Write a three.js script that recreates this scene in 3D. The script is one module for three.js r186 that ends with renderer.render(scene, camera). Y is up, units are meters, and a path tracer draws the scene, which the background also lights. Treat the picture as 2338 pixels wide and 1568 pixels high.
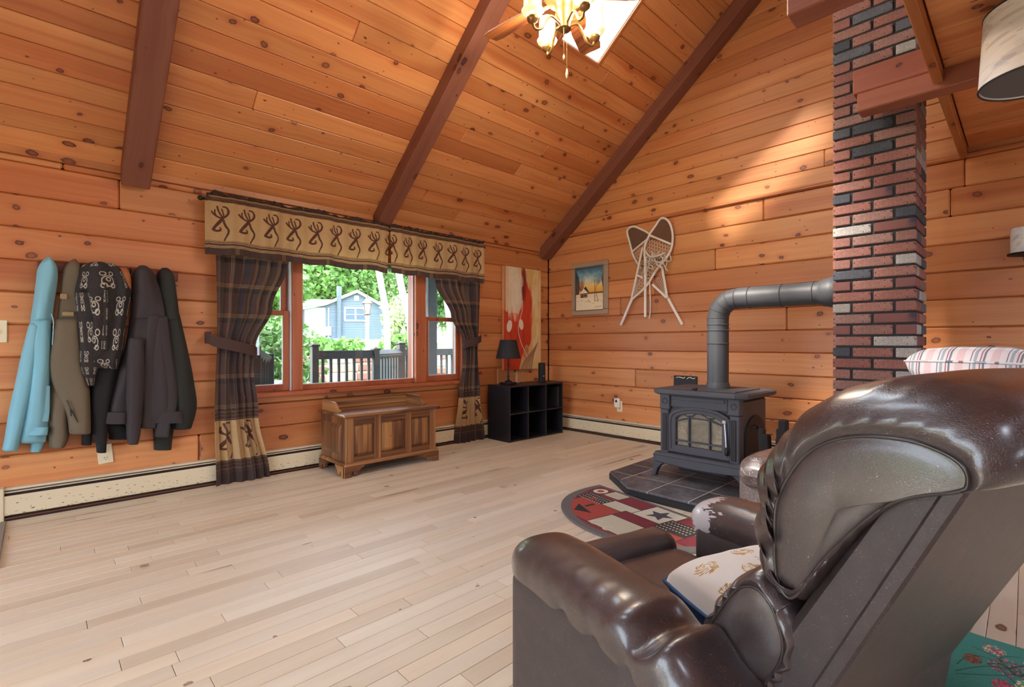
import * as THREE from 'three';
import { mergeGeometries, mergeVertices, toCreasedNormals } from 'three/addons/utils/BufferGeometryUtils.js';
import { RectAreaLightUniformsLib } from 'three/addons/lights/RectAreaLightUniformsLib.js';

// ---------------------------------------------------------------- camera, sky, sun, exposure
const scene = new THREE.Scene();
const camera = new THREE.PerspectiveCamera(69.55, 2338 / 1568, 0.05, 400);
camera.position.set(0, 1.1, 0);
camera.lookAt(0.6921, 1.1, -0.7218);
const renderer = new THREE.WebGLRenderer({ antialias: true });
renderer.toneMapping = THREE.LinearToneMapping;
renderer.toneMappingExposure = 1.14;
renderer.shadowMap.enabled = true;
RectAreaLightUniformsLib.init();
scene.background = new THREE.Color().setRGB(0.80, 0.92, 1.06);      // bright even overcast
scene.backgroundIntensity = 9.5;
const sun = new THREE.DirectionalLight(0xfff4e4, 15.0);
sun.position.set(2 - 23.7, 26, -2 - 11);
sun.target.position.set(2, 0, -2);
sun.castShadow = true;
sun.shadow.radius = 14;
sun.shadow.mapSize.set(2048, 2048);
Object.assign(sun.shadow.camera, { left: -30, right: 30, top: 30, bottom: -30, near: 1, far: 90 });
scene.add(sun, sun.target);

// ---------------------------------------------------------------- helpers
const ZW = -4.43, XG = 4.92, YE = 2.34, TAN = 0.80, PHI = Math.atan(TAN), ZR = -0.2, XL = -2.8, ZB = 4.0;
function rngOf(seed) { let a = seed >>> 0; return () => { a = (a + 0x6D2B79F5) >>> 0; let t = a; t = Math.imul(t ^ (t >>> 15), t | 1); t ^= t + Math.imul(t ^ (t >>> 7), t | 61); return ((t ^ (t >>> 14)) >>> 0) / 4294967296; }; }
const R0 = rngOf(77);
const rr = (a, b, r = R0) => a + (b - a) * r();
const NT = new Float32Array(65536); { const r = rngOf(5); for (let i = 0; i < 65536; i++) NT[i] = r(); }
const hsh = (i, j) => NT[((i * 73 + j * 151 + ((i * 31) ^ (j * 57))) & 65535)];
function vn(x, y, px = 4096, py = 4096) {                          // value noise with period
  let ix = Math.floor(x), iy = Math.floor(y); const fx = x - ix, fy = y - iy;
  ix = ((ix % px) + px) % px; iy = ((iy % py) + py) % py; const jx = (ix + 1) % px, jy = (iy + 1) % py;
  const u = fx * fx * (3 - 2 * fx), v = fy * fy * (3 - 2 * fy);
  const a = hsh(ix, iy), b = hsh(jx, iy), c = hsh(ix, jy), d = hsh(jx, jy);
  return a + (b - a) * u + (c - a) * v + (a - b - c + d) * u * v;
}
const clamp = (x, a = 0, b = 1) => Math.min(b, Math.max(a, x));
const sst = (x, a, b) => { const t = clamp((x - a) / (b - a)); return t * t * (3 - 2 * t); };
const lerp = (a, b, t) => a + (b - a) * t;

const taken = {};
function numbered(n) { const k = taken[n] = (taken[n] ?? -1) + 1; return k ? n + '_' + String(k).padStart(3, '0') : n; }
function part(name, geo, m, parent, label) {
  const o = new THREE.Mesh(geo, m); o.name = name; o.castShadow = o.receiveShadow = true; parent.add(o);
  if (label) o.userData.label = label;
  return o;
}
function grp(name, parent) { const o = new THREE.Group(); o.name = name; parent.add(o); return o; }
function thing(name, label, category, pos = [0, 0, 0], turn = 0, group) {
  const o = new THREE.Group(); o.name = numbered(name); scene.add(o); o.position.set(...pos); o.rotation.y = turn;
  o.userData.label = label; o.userData.category = category; if (group) o.userData.group = group; return o;
}
function struct(name, label) { const o = new THREE.Group(); o.name = name; o.userData.kind = 'structure'; if (label) o.userData.label = label; scene.add(o); return o; }
function solo(name, geo, m, label, category, pos, turn, group) {
  const o = new THREE.Mesh(geo, m); o.name = numbered(name); o.castShadow = o.receiveShadow = true; scene.add(o);
  if (pos) o.position.set(...pos); if (turn) o.rotation.y = turn;
  o.userData.label = label; o.userData.category = category; if (group) o.userData.group = group; return o;
}
// chamfered box, 44 triangles
function cbox(w, h, d, c = 0.004) {
  const a = [w / 2, h / 2, d / 2], P = [];
  c = Math.min(c, w * .45, h * .45, d * .45);
  const pt = (i, s, j, sj, k, sk) => { const q = [0, 0, 0]; q[i] = s * a[i]; q[j] = sj * (a[j] - c); q[k] = sk * (a[k] - c); return q; };
  const sub = (p, q) => [p[0] - q[0], p[1] - q[1], p[2] - q[2]];
  const cr = (p, q) => [p[1] * q[2] - p[2] * q[1], p[2] * q[0] - p[0] * q[2], p[0] * q[1] - p[1] * q[0]];
  const dt = (p, q) => p[0] * q[0] + p[1] * q[1] + p[2] * q[2];
  const poly = (pts, out) => { if (dt(cr(sub(pts[1], pts[0]), sub(pts[2], pts[0])), out) < 0) pts.reverse(); for (let t = 1; t < pts.length - 1; t++) P.push(...pts[0], ...pts[t], ...pts[t + 1]); };
  for (let i = 0; i < 3; i++) { const j = (i + 1) % 3, k = (i + 2) % 3;
    for (const s of [-1, 1]) { const o = [0, 0, 0]; o[i] = s; poly([pt(i, s, j, -1, k, -1), pt(i, s, j, 1, k, -1), pt(i, s, j, 1, k, 1), pt(i, s, j, -1, k, 1)], o); }
    for (const s of [-1, 1]) for (const t of [-1, 1]) { const o = [0, 0, 0]; o[i] = s; o[j] = t; poly([pt(i, s, j, t, k, -1), pt(i, s, j, t, k, 1), pt(j, t, i, s, k, 1), pt(j, t, i, s, k, -1)], o); } }
  for (const x of [-1, 1]) for (const y of [-1, 1]) for (const z of [-1, 1]) poly([pt(0, x, 1, y, 2, z), pt(1, y, 0, x, 2, z), pt(2, z, 0, x, 1, y)], [x, y, z]);
  const g = new THREE.BufferGeometry(); g.setAttribute('position', new THREE.Float32BufferAttribute(P, 3)); g.computeVertexNormals(); return g;
}
// uv in metres / S, grain along axis
function wuv(g, axis = 0, S = 4, ou = 0, ov = 0) {
  if (g.index) g = g.toNonIndexed();
  const p = g.attributes.position, n = g.attributes.normal, uv = new Float32Array(p.count * 2), a = (axis + 1) % 3, b = (axis + 2) % 3;
  for (let i = 0; i < p.count; i++) { const P = [p.getX(i), p.getY(i), p.getZ(i)], N = [n.getX(i), n.getY(i), n.getZ(i)].map(Math.abs);
    const cross = N[a] > N[b] ? P[b] : P[a], end = N[axis] > Math.max(N[a], N[b]);
    uv[2 * i] = ((end ? P[a] * .15 : P[axis]) + ou) / S; uv[2 * i + 1] = ((end ? P[b] : cross) + ov) / S; }
  g.setAttribute('uv', new THREE.BufferAttribute(uv, 2)); return g;
}
const T = (g, x = 0, y = 0, z = 0, rx = 0, ry = 0, rz = 0) => { if (rx) g.rotateX(rx); if (ry) g.rotateY(ry); if (rz) g.rotateZ(rz); g.translate(x, y, z); return g; };
// box given by its limits
function bxl(x0, x1, y0, y1, z0, z1, c = 0.004) { return T(cbox(x1 - x0, y1 - y0, z1 - z0, c), (x0 + x1) / 2, (y0 + y1) / 2, (z0 + z1) / 2); }
const wood = (g, axis, r = R0) => wuv(g, axis, 4, rr(0, 4, r), rr(0, 4, r));
function J(...list) {
  return mergeGeometries(list.flat().map((g) => { g = g.index ? g.toNonIndexed() : g; if (!g.attributes.normal) g.computeVertexNormals();
    const o = new THREE.BufferGeometry(); o.setAttribute('position', g.attributes.position); o.setAttribute('normal', g.attributes.normal);
    o.setAttribute('uv', g.attributes.uv ?? new THREE.BufferAttribute(new Float32Array(g.attributes.position.count * 2), 2)); return o; }));
}
const V = (x, y, z) => new THREE.Vector3(x, y, z);
function tube(pts, r, seg = 24, rad = 8, closed = false) { return new THREE.TubeGeometry(new THREE.CatmullRomCurve3(pts.map((p) => p.isVector3 ? p : V(...p)), closed, 'catmullrom', .5), seg, r, rad, closed); }
function rod(a, b, r0, r1 = r0, n = 10) { const A = V(...a), B = V(...b), d = B.clone().sub(A), g = new THREE.CylinderGeometry(r1, r0, d.length(), n); g.applyQuaternion(new THREE.Quaternion().setFromUnitVectors(V(0, 1, 0), d.clone().normalize())); const m = A.add(B).multiplyScalar(.5); g.translate(m.x, m.y, m.z); return g; }
function bar(a, b, w, h, c = .002) { const A = V(...a), B = V(...b), d = B.clone().sub(A), g = cbox(w, d.length(), h, c); g.applyQuaternion(new THREE.Quaternion().setFromUnitVectors(V(0, 1, 0), d.clone().normalize())); const m = A.add(B).multiplyScalar(.5); g.translate(m.x, m.y, m.z); return g; }
const lathe = (pts, n = 32) => new THREE.LatheGeometry(pts.map((p) => new THREE.Vector2(p[0], p[1])), n);
// parametric grid: f(u, v) -> [x, y, z]; uv = (u, v)
function grid(f, nu, nv, wrapU = false) {
  const P = [], U = [], I = [];
  for (let j = 0; j <= nv; j++) for (let i = 0; i <= nu; i++) { P.push(...f(i / nu, j / nv)); U.push(i / nu, j / nv); }
  for (let j = 0; j < nv; j++) for (let i = 0; i < nu; i++) { const a = j * (nu + 1) + i; I.push(a, a + 1, a + nu + 2, a, a + nu + 2, a + nu + 1); }
  const g = new THREE.BufferGeometry(); g.setAttribute('position', new THREE.Float32BufferAttribute(P, 3)); g.setAttribute('uv', new THREE.Float32BufferAttribute(U, 2)); g.setIndex(I); g.computeVertexNormals();
  if (wrapU) { const n = g.attributes.normal; for (let j = 0; j <= nv; j++) { const a = j * (nu + 1), b = a + nu, x = n.getX(a) + n.getX(b), y = n.getY(a) + n.getY(b), z = n.getZ(a) + n.getZ(b), l = Math.hypot(x, y, z) || 1; n.setXYZ(a, x / l, y / l, z / l); n.setXYZ(b, x / l, y / l, z / l); } }
  return g;
}
function flip(g) { const i = g.index.array; for (let k = 0; k < i.length; k += 3) { const t = i[k]; i[k] = i[k + 2]; i[k + 2] = t; } g.computeVertexNormals(); return g; }
function extr(pts, depth, bevel = 0, holes = []) {
  const s = new THREE.Shape(pts.map((p) => new THREE.Vector2(p[0], p[1]))); for (const h of holes) s.holes.push(new THREE.Path(h.map((p) => new THREE.Vector2(p[0], p[1]))));
  return new THREE.ExtrudeGeometry(s, { depth, bevelEnabled: bevel > 0, bevelSize: bevel, bevelThickness: bevel, bevelSegments: 1, curveSegments: 12 });
}

// ---------------------------------------------------------------- textures
function dataTex(W, H, fn, srgb = true) {
  const d = new Uint8Array(W * H * 4); const o = [0, 0, 0];
  for (let y = 0; y < H; y++) for (let x = 0; x < W; x++) { fn(x, y, o); const k = (y * W + x) * 4; d[k] = clamp(o[0], 0, 255); d[k + 1] = clamp(o[1], 0, 255); d[k + 2] = clamp(o[2], 0, 255); d[k + 3] = 255; }
  const t = new THREE.DataTexture(d, W, H); t.magFilter = THREE.LinearFilter; t.minFilter = THREE.LinearMipmapLinearFilter; t.generateMipmaps = true; t.wrapS = t.wrapT = THREE.RepeatWrapping;
  if (srgb) t.colorSpace = THREE.SRGBColorSpace; t.needsUpdate = true; return t;
}
function canvasTex(W, H, draw, srgb = true) {
  const c = document.createElement('canvas'); c.width = W; c.height = H; draw(c.getContext('2d'), W, H);
  const t = new THREE.CanvasTexture(c); if (srgb) t.colorSpace = THREE.SRGBColorSpace; t.wrapS = t.wrapT = THREE.RepeatWrapping; return t;
}
// wood: SX x SY metres, knots, grain along x
function woodTex(W, H, SX, SY, seed, o) {
  const r = rngOf(seed), cell = .25, cx = Math.round(SX / cell), cy = Math.round(SY / cell), bins = Array.from({ length: cx * cy }, () => []);
  const n = Math.round(SX * SY * o.knots);
  for (let i = 0; i < n; i++) { const big = r() < o.big, k = { x: r() * SX, y: r() * SY, r: big ? lerp(o.r1, o.r2, r()) : lerp(o.r0, o.r1, r() * r()), e: lerp(o.e0, o.e1, r()), t: (r() - .5) * .6, d: lerp(.55, 1, r()) };
    for (let dx = -1; dx <= 1; dx++) for (let dy = -1; dy <= 1; dy++) bins[((Math.floor(k.y / cell) + dy + cy) % cy) * cx + (Math.floor(k.x / cell) + dx + cx) % cx].push(k); }
  const wrap = (d, S) => d - S * Math.round(d / S), A = o.light, B = o.dark, K = o.knot;
  return dataTex(W, H, (px, py, c) => {
    const x = px / W * SX, y = py / H * SY, list = bins[Math.floor(y / cell) * cx + Math.floor(x / cell)];
    let yy = y + .012 * (vn(x * 1, y * 3, SX, SY * 3) - .5), kd = 0, ring = 0, ke = 1;
    for (const k of list) { const dx = wrap(x - k.x, SX), dy = wrap(y - k.y, SY), q = Math.abs(dx) / (k.r * 5);
      if (q < 3) { const f = Math.exp(-q * q); yy -= dy * f * Math.exp(-Math.abs(dy) / (k.r * 3)) * .8;
        const ex = (dx + dy * k.t) / k.e, e = Math.hypot(ex, dy) / k.r + .25 * (vn(x * 150, y * 150) - .5);
        if (e < 1.25) { const q2 = k.d * (e < .95 ? .86 + .14 * Math.sin(e * 16) : sst(e, 1.25, .95)); if (q2 > kd) { kd = q2; ke = e; } }
        else ring = Math.max(ring, k.d * .75 * Math.exp(-(e - 1.25) * 1.1) * (.6 + .4 * vn(x * 60, y * 60)) * sst(k.r, .004, .012)); } }
    const g1 = vn(x * .75, yy * 70, SX * .75, SY * 70), g2 = vn(x * 3, yy * 200, SX * 3, SY * 200), g3 = vn(x * .5, yy * 9, SX * .5, SY * 9), g4 = vn(x * .25 + 7, yy * 4, SX * .25, SY * 4), g5 = vn(x * 1.5, yy * 24, SX * 1.5, SY * 24);
    let t = o.base + o.fine * (g1 - .5) + o.fine * .6 * (g2 - .5) + o.broad * (g3 - .5) + o.broad * (sst(g4, .55, .75) * .9 - .25) + o.mid * (sst(g5, .6, .85)) ;
    t = clamp(t + ring * .8);
    if (o.streak) { const s = vn(x * 1.5 + 31, yy * 55, SX * 1.5, SY * 55) * vn(x * 2 + 5, yy * 9, SX * 2, SY * 9); kd = Math.max(kd, o.streak * sst(s, .6, .85)); }
    for (let i = 0; i < 3; i++) c[i] = lerp(lerp(A[i], B[i], t), o.kc ? lerp(o.kc[i], K[i], sst(ke, .35, .85)) : K[i], kd);
  });
}
console.log('textures');
const pineTex = woodTex(2048, 2048, 4, 4, 11, { knots: 22, big: .34, r0: .003, r1: .009, r2: .020, e0: 1, e1: 1.9, base: .3, fine: .22, broad: .4, mid: .2, light: [222, 157, 101], dark: [184, 104, 59], knot: [62, 27, 22], kc: [122, 62, 44] });
const mapleTex = woodTex(2048, 1024, 4, 2, 23, { knots: 7, big: .3, r0: .0015, r1: .004, r2: .009, e0: 1.5, e1: 4, base: .16, fine: .2, broad: .28, mid: .16, streak: .6, light: [245, 237, 216], dark: [214, 196, 167], knot: [96, 66, 48], kc: [120, 84, 62] });
const oakTex = woodTex(1024, 1024, 2, 2, 37, { knots: 2, big: .2, r0: .003, r1: .006, r2: .012, e0: 1, e1: 2, base: .35, fine: .6, broad: .5, mid: .5, light: [178, 128, 78], dark: [92, 56, 36], knot: [45, 25, 18] });
const pebble = dataTex(512, 512, (x, y, c) => { const a = vn(x / 4, y / 4, 128, 128), b = vn(x / 9 + 3, y / 9, 57, 57), v = 90 * a + 110 * b + 30; c[0] = c[1] = c[2] = v; }, false);
const speck = dataTex(512, 512, (x, y, c) => { const a = vn(x / 2, y / 2, 256, 256), b = vn(x / 7, y / 7, 73, 73); c[0] = c[1] = c[2] = 255 * clamp(.25 + .5 * a + .35 * b - (a > .82 ? .5 : 0)); }, false);
const cloth = dataTex(256, 256, (x, y, c) => { c[0] = c[1] = c[2] = 128 + 60 * (Math.sin(x * Math.PI / 2) * .5 + Math.sin(y * Math.PI / 2) * .5) + 40 * (vn(x / 3, y / 3, 85, 85) - .5); }, false);
const rep = (t, a, b = a) => { const c = t.clone(); c.repeat.set(a, b); c.needsUpdate = true; return c; };

const std = (color, roughness = .6, o = {}) => new THREE.MeshStandardMaterial({ color, roughness, ...o });
const phy = (color, roughness = .6, o = {}) => new THREE.MeshPhysicalMaterial({ color, roughness, ...o });
const lin = (r, g, b) => new THREE.Color().setRGB(r, g, b);
const tint = (k, s = 0) => lin(k, k * (1 - s * .5), k * (1 - s));
const pineM = [[.92, 0], [.84, .06], [1, .05], [.78, .1], [.9, .12], [.97, -.03]].map(([k, s]) => std(tint(k, s), .42, { map: pineTex }));
const pine = (r = R0) => pineM[Math.floor(r() * pineM.length)];
const trimM = std(tint(.8, .12), .42, { map: pineTex });
const winWoodM = std(lin(.62, .42, .42), .4, { map: pineTex });
const beamM = std(lin(.31, .255, .42), .6, { map: pineTex });
const redBeamM = std(lin(.40, .29, .42), .55, { map: pineTex });
const floorM = [[.84, .03], [.8, .05], [.87, .03], [.76, .07], [.82, .07], [.85, .11]].map(([k, s]) => std(tint(k, s), .48, { map: mapleTex }));
const blackM = std(0x141318, .55), ironM = std(0x4a4c53, .62, { bumpMap: rep(speck, 3), bumpScale: .0006 }), ironD = std(0x2a2b30, .7);
const whiteM = std(0xe9e4d8, .55), ivoryM = std(0xe4d7b4, .45), brassM = std(0x9a7a4a, .35, { metalness: .85 }), chromeM = std(0xb8b8bc, .3, { metalness: .9 });
const paneM = new THREE.MeshPhysicalMaterial({ color: 0xffffff, roughness: 0, transmission: 1, thickness: 0, ior: 1.45 });
// ---------------------------------------------------------------- the setting
console.log('structure');
const FX = 1129, SY_ = .7218, CY_ = .6921;
function pix(x, y, z) { const r = SY_ * x + CY_ * z, f = CY_ * x - SY_ * z; return [1169 + FX * r / f, 784 - FX * (y - 1.1) / f, f]; }
// floor
{
  const floor = struct('floor', 'pale maple strip floor'), r = rngOf(101), list = [], bw = .08;
  part('subfloor', bxl(XL - .1, XG + .1, -.2, -.021, ZW - .1, ZB + .1, 0), std(0x3a2a1e, .9), floor);
  for (let i = 0, z = ZW; z < ZB; i++, z += bw) { let x = XL - r() * .8; while (x < XG) { const L = lerp(.35, 1.45, Math.pow(r(), .8)); const x0 = Math.max(x, XL), x1 = Math.min(x + L, XG); x += L; if (x1 - x0 > .02) list.push([x0, x1, z, Math.min(z + bw, ZB), 0]); } }
  for (const b of list) { let a = 0; for (let k = 0; k < 5; k++) { const [u, v, f] = pix(lerp(b[0], b[1], (k + .5) / 5), 0, b[2] + .04); if (f > .3 && u > -20 && u < 2358 && v < 1600) a += (b[1] - b[0]) / f / f / f; } b[4] = a; }
  list.sort((a, b) => b[4] - a[4]);
  const rest = [[], []];
  list.forEach((b, i) => {
    const w = b[1] - b[0], g = T(wuv(cbox(w - .0018, .02, b[3] - b[2] - .0016, .0013), 0, 4, rr(0, 4, r), rr(0, 4, r)), (b[0] + b[1]) / 2, -.01, (b[2] + b[3]) / 2);
    if (i < 300) part('floor_board', g, floorM[Math.floor(r() * 6)], floor); else rest[i & 1].push(g);
  });
  rest.forEach((l, i) => { part('floor_boards', J(l), floorM[i ? 4 : 0], floor).userData.kind = 'stuff'; });
}
const logM = pineM;
const rowY = [0, .186]; while (rowY[rowY.length - 1] < 2.4) rowY.push(rowY[rowY.length - 1] + .207);
// front wall (window)
const OX0 = 1.12, OX1 = 3.50, OY0 = .60, OY1 = 2.049;
{
  const w = struct('wall_front', 'honey pine log wall with window'), r = rngOf(7), back = std(0x5b351d, .9);
  part('wall_core', J(bxl(XL - .2, OX0, -.1, 2.45, ZW - .2, ZW - .06, 0), bxl(OX1, XG + .2, -.1, 2.45, ZW - .2, ZW - .06, 0), bxl(OX0, OX1, -.1, OY0, ZW - .2, ZW - .06, 0), bxl(OX0, OX1, OY1, 2.45, ZW - .2, ZW - .06, 0)), back, w);
  const cuts = { 10: [.415], 3: [-1.2, 4.0], 5: [-.9], 7: [-1.6], 1: [.9, 3.6], 2: [-.5], 4: [-1.9], 8: [-1.1], 9: [-.6], 6: [-2.2], 11: [.12, 2.8] };
  for (let k = 0; k < 12; k++) {
    const y0 = rowY[k], y1 = Math.min(rowY[k + 1], 2.30), cut = [XL, ...(cuts[k] ?? []), XG];
    for (let i = 0; i + 1 < cut.length; i++) { let segs = [[cut[i], cut[i + 1]]];
      if (y0 >= OY0 - .01 && y1 <= OY1 + .01) segs = segs.flatMap(([a, b]) => [[a, Math.min(b, OX0)], [Math.max(a, OX1), b]]).filter(([a, b]) => b - a > .02);
      for (const [a, b] of segs) part('log', T(wood(cbox(b - a - .004, y1 - y0 - .003, .07, .010), 0, r), (a + b) / 2, (y0 + y1) / 2, ZW - .035), logM[Math.floor(r() * 6)], w); }
  }
  part('frieze_board', T(wood(cbox(XG - XL, .05, .08, .004), 0, r), (XG + XL) / 2, 2.325, ZW - .03), trimM, w);
}
// right wall: logs below, tongue and groove boards in the gable
{
  const w = struct('wall_right', 'honey pine gable wall'), r = rngOf(8);
  const prof = [[-4.63, -.1], [4.2, -.1], [4.2, 2.2], [ZR, YE + TAN * (ZR - ZW) + .35], [-4.63, 2.5]];
  const core = extr(prof.map(([z, y]) => [z, y]), .12); core.rotateY(-Math.PI / 2); core.translate(XG + .19, 0, 0); part('wall_core', core, std(0x5b351d, .9), w);
  const cuts = { 1: [-2.4], 2: [-.6], 3: [-3.1], 4: [-2.25], 5: [-.9], 6: [-1.52], 7: [-3.3], 8: [-2.86], 9: [-2.18, .3], 10: [-.4], 11: [-1.72, -.32] };
  for (let k = 0; k < 12; k++) { const y0 = rowY[k], y1 = rowY[k + 1], cut = [ZW, ...(cuts[k] ?? []), ZB];
    for (let i = 0; i + 1 < cut.length; i++) { const a = cut[i], b = cut[i + 1]; part('log', T(wood(cbox(.07, y1 - y0 - .003, b - a - .004, .010), 2, r), XG + .035, (y0 + y1) / 2, (a + b) / 2), logM[Math.floor(r() * 6)], w); } }
  part('ledge_trim', T(wood(cbox(.06, .035, ZB - ZW, .01), 2, r), XG + .005, 2.478, (ZB + ZW) / 2), trimM, w);
  for (let k = 0, y = 2.493; y < 5.7; y += .144, k++) { const za = ZW + (y + .07 - YE) / TAN, zb = Math.min(ZB, 2 * ZR - za); if (zb - za < .1) continue;
    const cut = [za]; let c = za + rr(1.6, 4.5, r); while (c < zb - .4) { cut.push(c); c += rr(2, 4, r); } cut.push(zb);
    for (let i = 0; i + 1 < cut.length; i++) part('board', T(wood(cbox(.05, .1415, cut[i + 1] - cut[i] - .002, .006), 2, r), XG + .03, y + .072, (cut[i] + cut[i + 1]) / 2), logM[Math.floor(r() * 6)], w); }
}
// left wall with a glazed sliding door, back wall with windows (both behind the camera)
const plainM = std(tint(.88, .05), .5, { map: pineTex });
function sashes(parent, x0, x1, y0, y1, n, place) {                  // frame bars and panes in a local xy plane, z = 0
  const f = []; f.push(bxl(x0 - .06, x1 + .06, y1, y1 + .07, -.06, .06), bxl(x0 - .06, x0, y0, y1, -.06, .06), bxl(x1, x1 + .06, y0, y1, -.06, .06), bxl(x0 - .06, x1 + .06, y0 - .06, y0, -.06, .08));
  const w = (x1 - x0) / n; for (let i = 1; i < n; i++) f.push(bxl(x0 + i * w - .035, x0 + i * w + .035, y0, y1, -.04, .04));
  part('frame', place(wood(J(f), 0)), winWoodM, parent);
  for (let i = 0; i < n; i++) part('pane', place(bxl(x0 + i * w + .002, x0 + (i + 1) * w - .002, y0, y1, -.002, .002, 0)), paneM, parent);
}
{
  const w = struct('wall_left', 'pine wall with sliding glass door'), hole = [[-3.4, 0], [-.6, 0], [-.6, 2.1], [-3.4, 2.1]];
  const prof = [[-4.63, -.1], [4.2, -.1], [4.2, 2.2], [ZR, YE + TAN * (ZR - ZW) + .35], [-4.63, 2.5]];
  const g = extr(prof, .16, 0, [hole]); g.rotateY(-Math.PI / 2); g.translate(XL, 0, 0); part('wall_boards', wood(g, 2), plainM, w);
  const d = struct('door_1', 'sliding glass door in the pine wall');
  sashes(d, -3.34, -.66, .06, 2.03, 2, (q) => { q.rotateY(Math.PI / 2); q.scale(1, 1, -1); q.translate(XL - .08, 0, 0); return wuv(fixn(q), 1, 4); });
}
function fixn(g) { if (g.index) g = g.toNonIndexed(); const p = g.attributes.position.array; for (let i = 0; i < p.length; i += 9) for (let k = 0; k < 3; k++) { const t = p[i + 3 + k]; p[i + 3 + k] = p[i + 6 + k]; p[i + 6 + k] = t; } g.computeVertexNormals(); return g; }
{
  const w = struct('wall_back', 'pine back wall with windows');
  const H = [[-2.2, .75, -.9, 2.05], [2.7, .75, 4.0, 2.05]];
  const g = extr([[XL - .2, -.1], [XG + .2, -.1], [XG + .2, 2.45], [XL - .2, 2.45]], .16, 0, H.map(([a, b, c, d]) => [[a, b], [c, b], [c, d], [a, d]])); g.translate(0, 0, ZB); part('wall_boards', wood(g, 0), plainM, w);
  H.forEach(([a, b, c, d], i) => sashes(struct('window_' + (i + 2), 'wide window in the back wall'), a + .06, c - .06, b + .06, d - .07, 3, (q) => T(q, 0, 0, ZB + .08)));
}
// ceiling: two roof slopes
const HOLES = [[3.21, 3.735], [.75, 1.85], [-1.3, -.2]], S0 = (-2.75 - ZW) * Math.hypot(1, TAN), S1 = (-1.72 - ZW) * Math.hypot(1, TAN), SL = (ZR - ZW) * Math.hypot(1, TAN);
const shaftM = std(0xf2efe6, .6);
function slope(name, turn, pos, holes, fine, seed) {
  const c = struct(name, 'knotty pine board ceiling'); c.position.set(...pos); c.rotation.set(-PHI, turn, 0, 'YXZ');
  const r = rngOf(seed), x0 = turn ? -XG : XL, x1 = turn ? -XL : XG, slab = std(0x4a3626, .95), sb = [];
  const bands = [[-.3, S0, [[x0 - .2, x1 + .2]]], [S1, SL + .12, [[x0 - .2, x1 + .2]]]], mid = []; let a = x0 - .2; for (const [h0, h1] of [...holes].sort((p, q) => p[0] - q[0])) { mid.push([a, h0]); a = h1; } mid.push([a, x1 + .2]); bands.push([S0, S1, mid]);
  for (const [s0, s1, xs] of bands) for (const [p, q] of xs) sb.push(bxl(p, q, .028, .30, s0, s1, 0));
  part('roof_deck', J(sb), slab, c);
  const bw = fine ? .1434 : .287;
  for (let k = 0, s = 0; s < SL - .02; k++, s += bw) { const e = Math.min(s + bw, SL); let segs = [[x0, x1]];
    if (e > S0 + .01 && s < S1 - .01) segs = holes.reduce((L, [h0, h1]) => L.flatMap(([p, q]) => (q <= h0 || p >= h1) ? [[p, q]] : [[p, h0], [h1, q]]), segs);
    for (const [p, q] of segs) { const cut = [p]; let t = p + rr(2, 7, r); while (t < q - .6) { cut.push(t); t += rr(3, 6, r); } cut.push(q);
      for (let i = 0; i + 1 < cut.length; i++) part('ceiling_board', T(wood(cbox(cut[i + 1] - cut[i] - .002, .026, e - s - .0024, .0055), 0, r), (cut[i] + cut[i + 1]) / 2, .013, (s + e) / 2), logM[Math.floor(r() * 6)], c); } }
  return c;
}
slope('ceiling', 0, [0, YE, ZW], HOLES, true, 31);
slope('ceiling_001', Math.PI, [0, YE, 2 * ZR - ZW], [[-1.47, -.95], [-3.735, -3.21]], false, 32);
function skylight(front, h, n) {
  const s = struct('window_' + n, 'white lined skylight shaft in the sloped ceiling'); s.position.set(0, YE, front ? ZW : 2 * ZR - ZW); s.rotation.set(-PHI, front ? 0 : Math.PI, 0, 'YXZ');
  const [a, b] = h, t = .012;
  for (const [p, q, z0, z1] of [[a, a + t, S0, S1], [b - t, b, S0, S1]]) for (let k = 0; k < 3; k++) part('shaft_board', bxl(p, q, .002 + k * .115, .002 + (k + 1) * .115 - .007, z0, z1, .003), shaftM, s);
  for (const [z0, z1] of [[S0, S0 + t], [S1 - t, S1]]) for (let k = 0; k < 3; k++) part('shaft_board', bxl(a, b, .002 + k * .115, .002 + (k + 1) * .115 - .007, z0, z1, .003), shaftM, s);
  part('casing', J(bxl(a - .03, a + .004, -.012, .004, S0 - .03, S1 + .03), bxl(b - .004, b + .03, -.012, .004, S0 - .03, S1 + .03), bxl(a, b, -.012, .004, S0 - .03, S0 + .004), bxl(a, b, -.012, .004, S1 - .004, S1 + .03)), trimM, s);
  part('sash_frame', J(bxl(a - .03, a + .035, .345, .40, S0 - .03, S1 + .03), bxl(b - .035, b + .03, .345, .40, S0 - .03, S1 + .03), bxl(a, b, .345, .40, S0 - .03, S0 + .035), bxl(a, b, .345, .40, S1 - .035, S1 + .03)), shaftM, s);
  part('pane', bxl(a, b, .37, .374, S0, S1, 0), paneM, s);
}
skylight(true, HOLES[0], 4); skylight(true, HOLES[1], 5); skylight(true, HOLES[2], 8); skylight(false, [-1.47, -.95], 6); skylight(false, [-3.735, -3.21], 7);  // back-slope pair is unseen, added to let in more daylight

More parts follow.
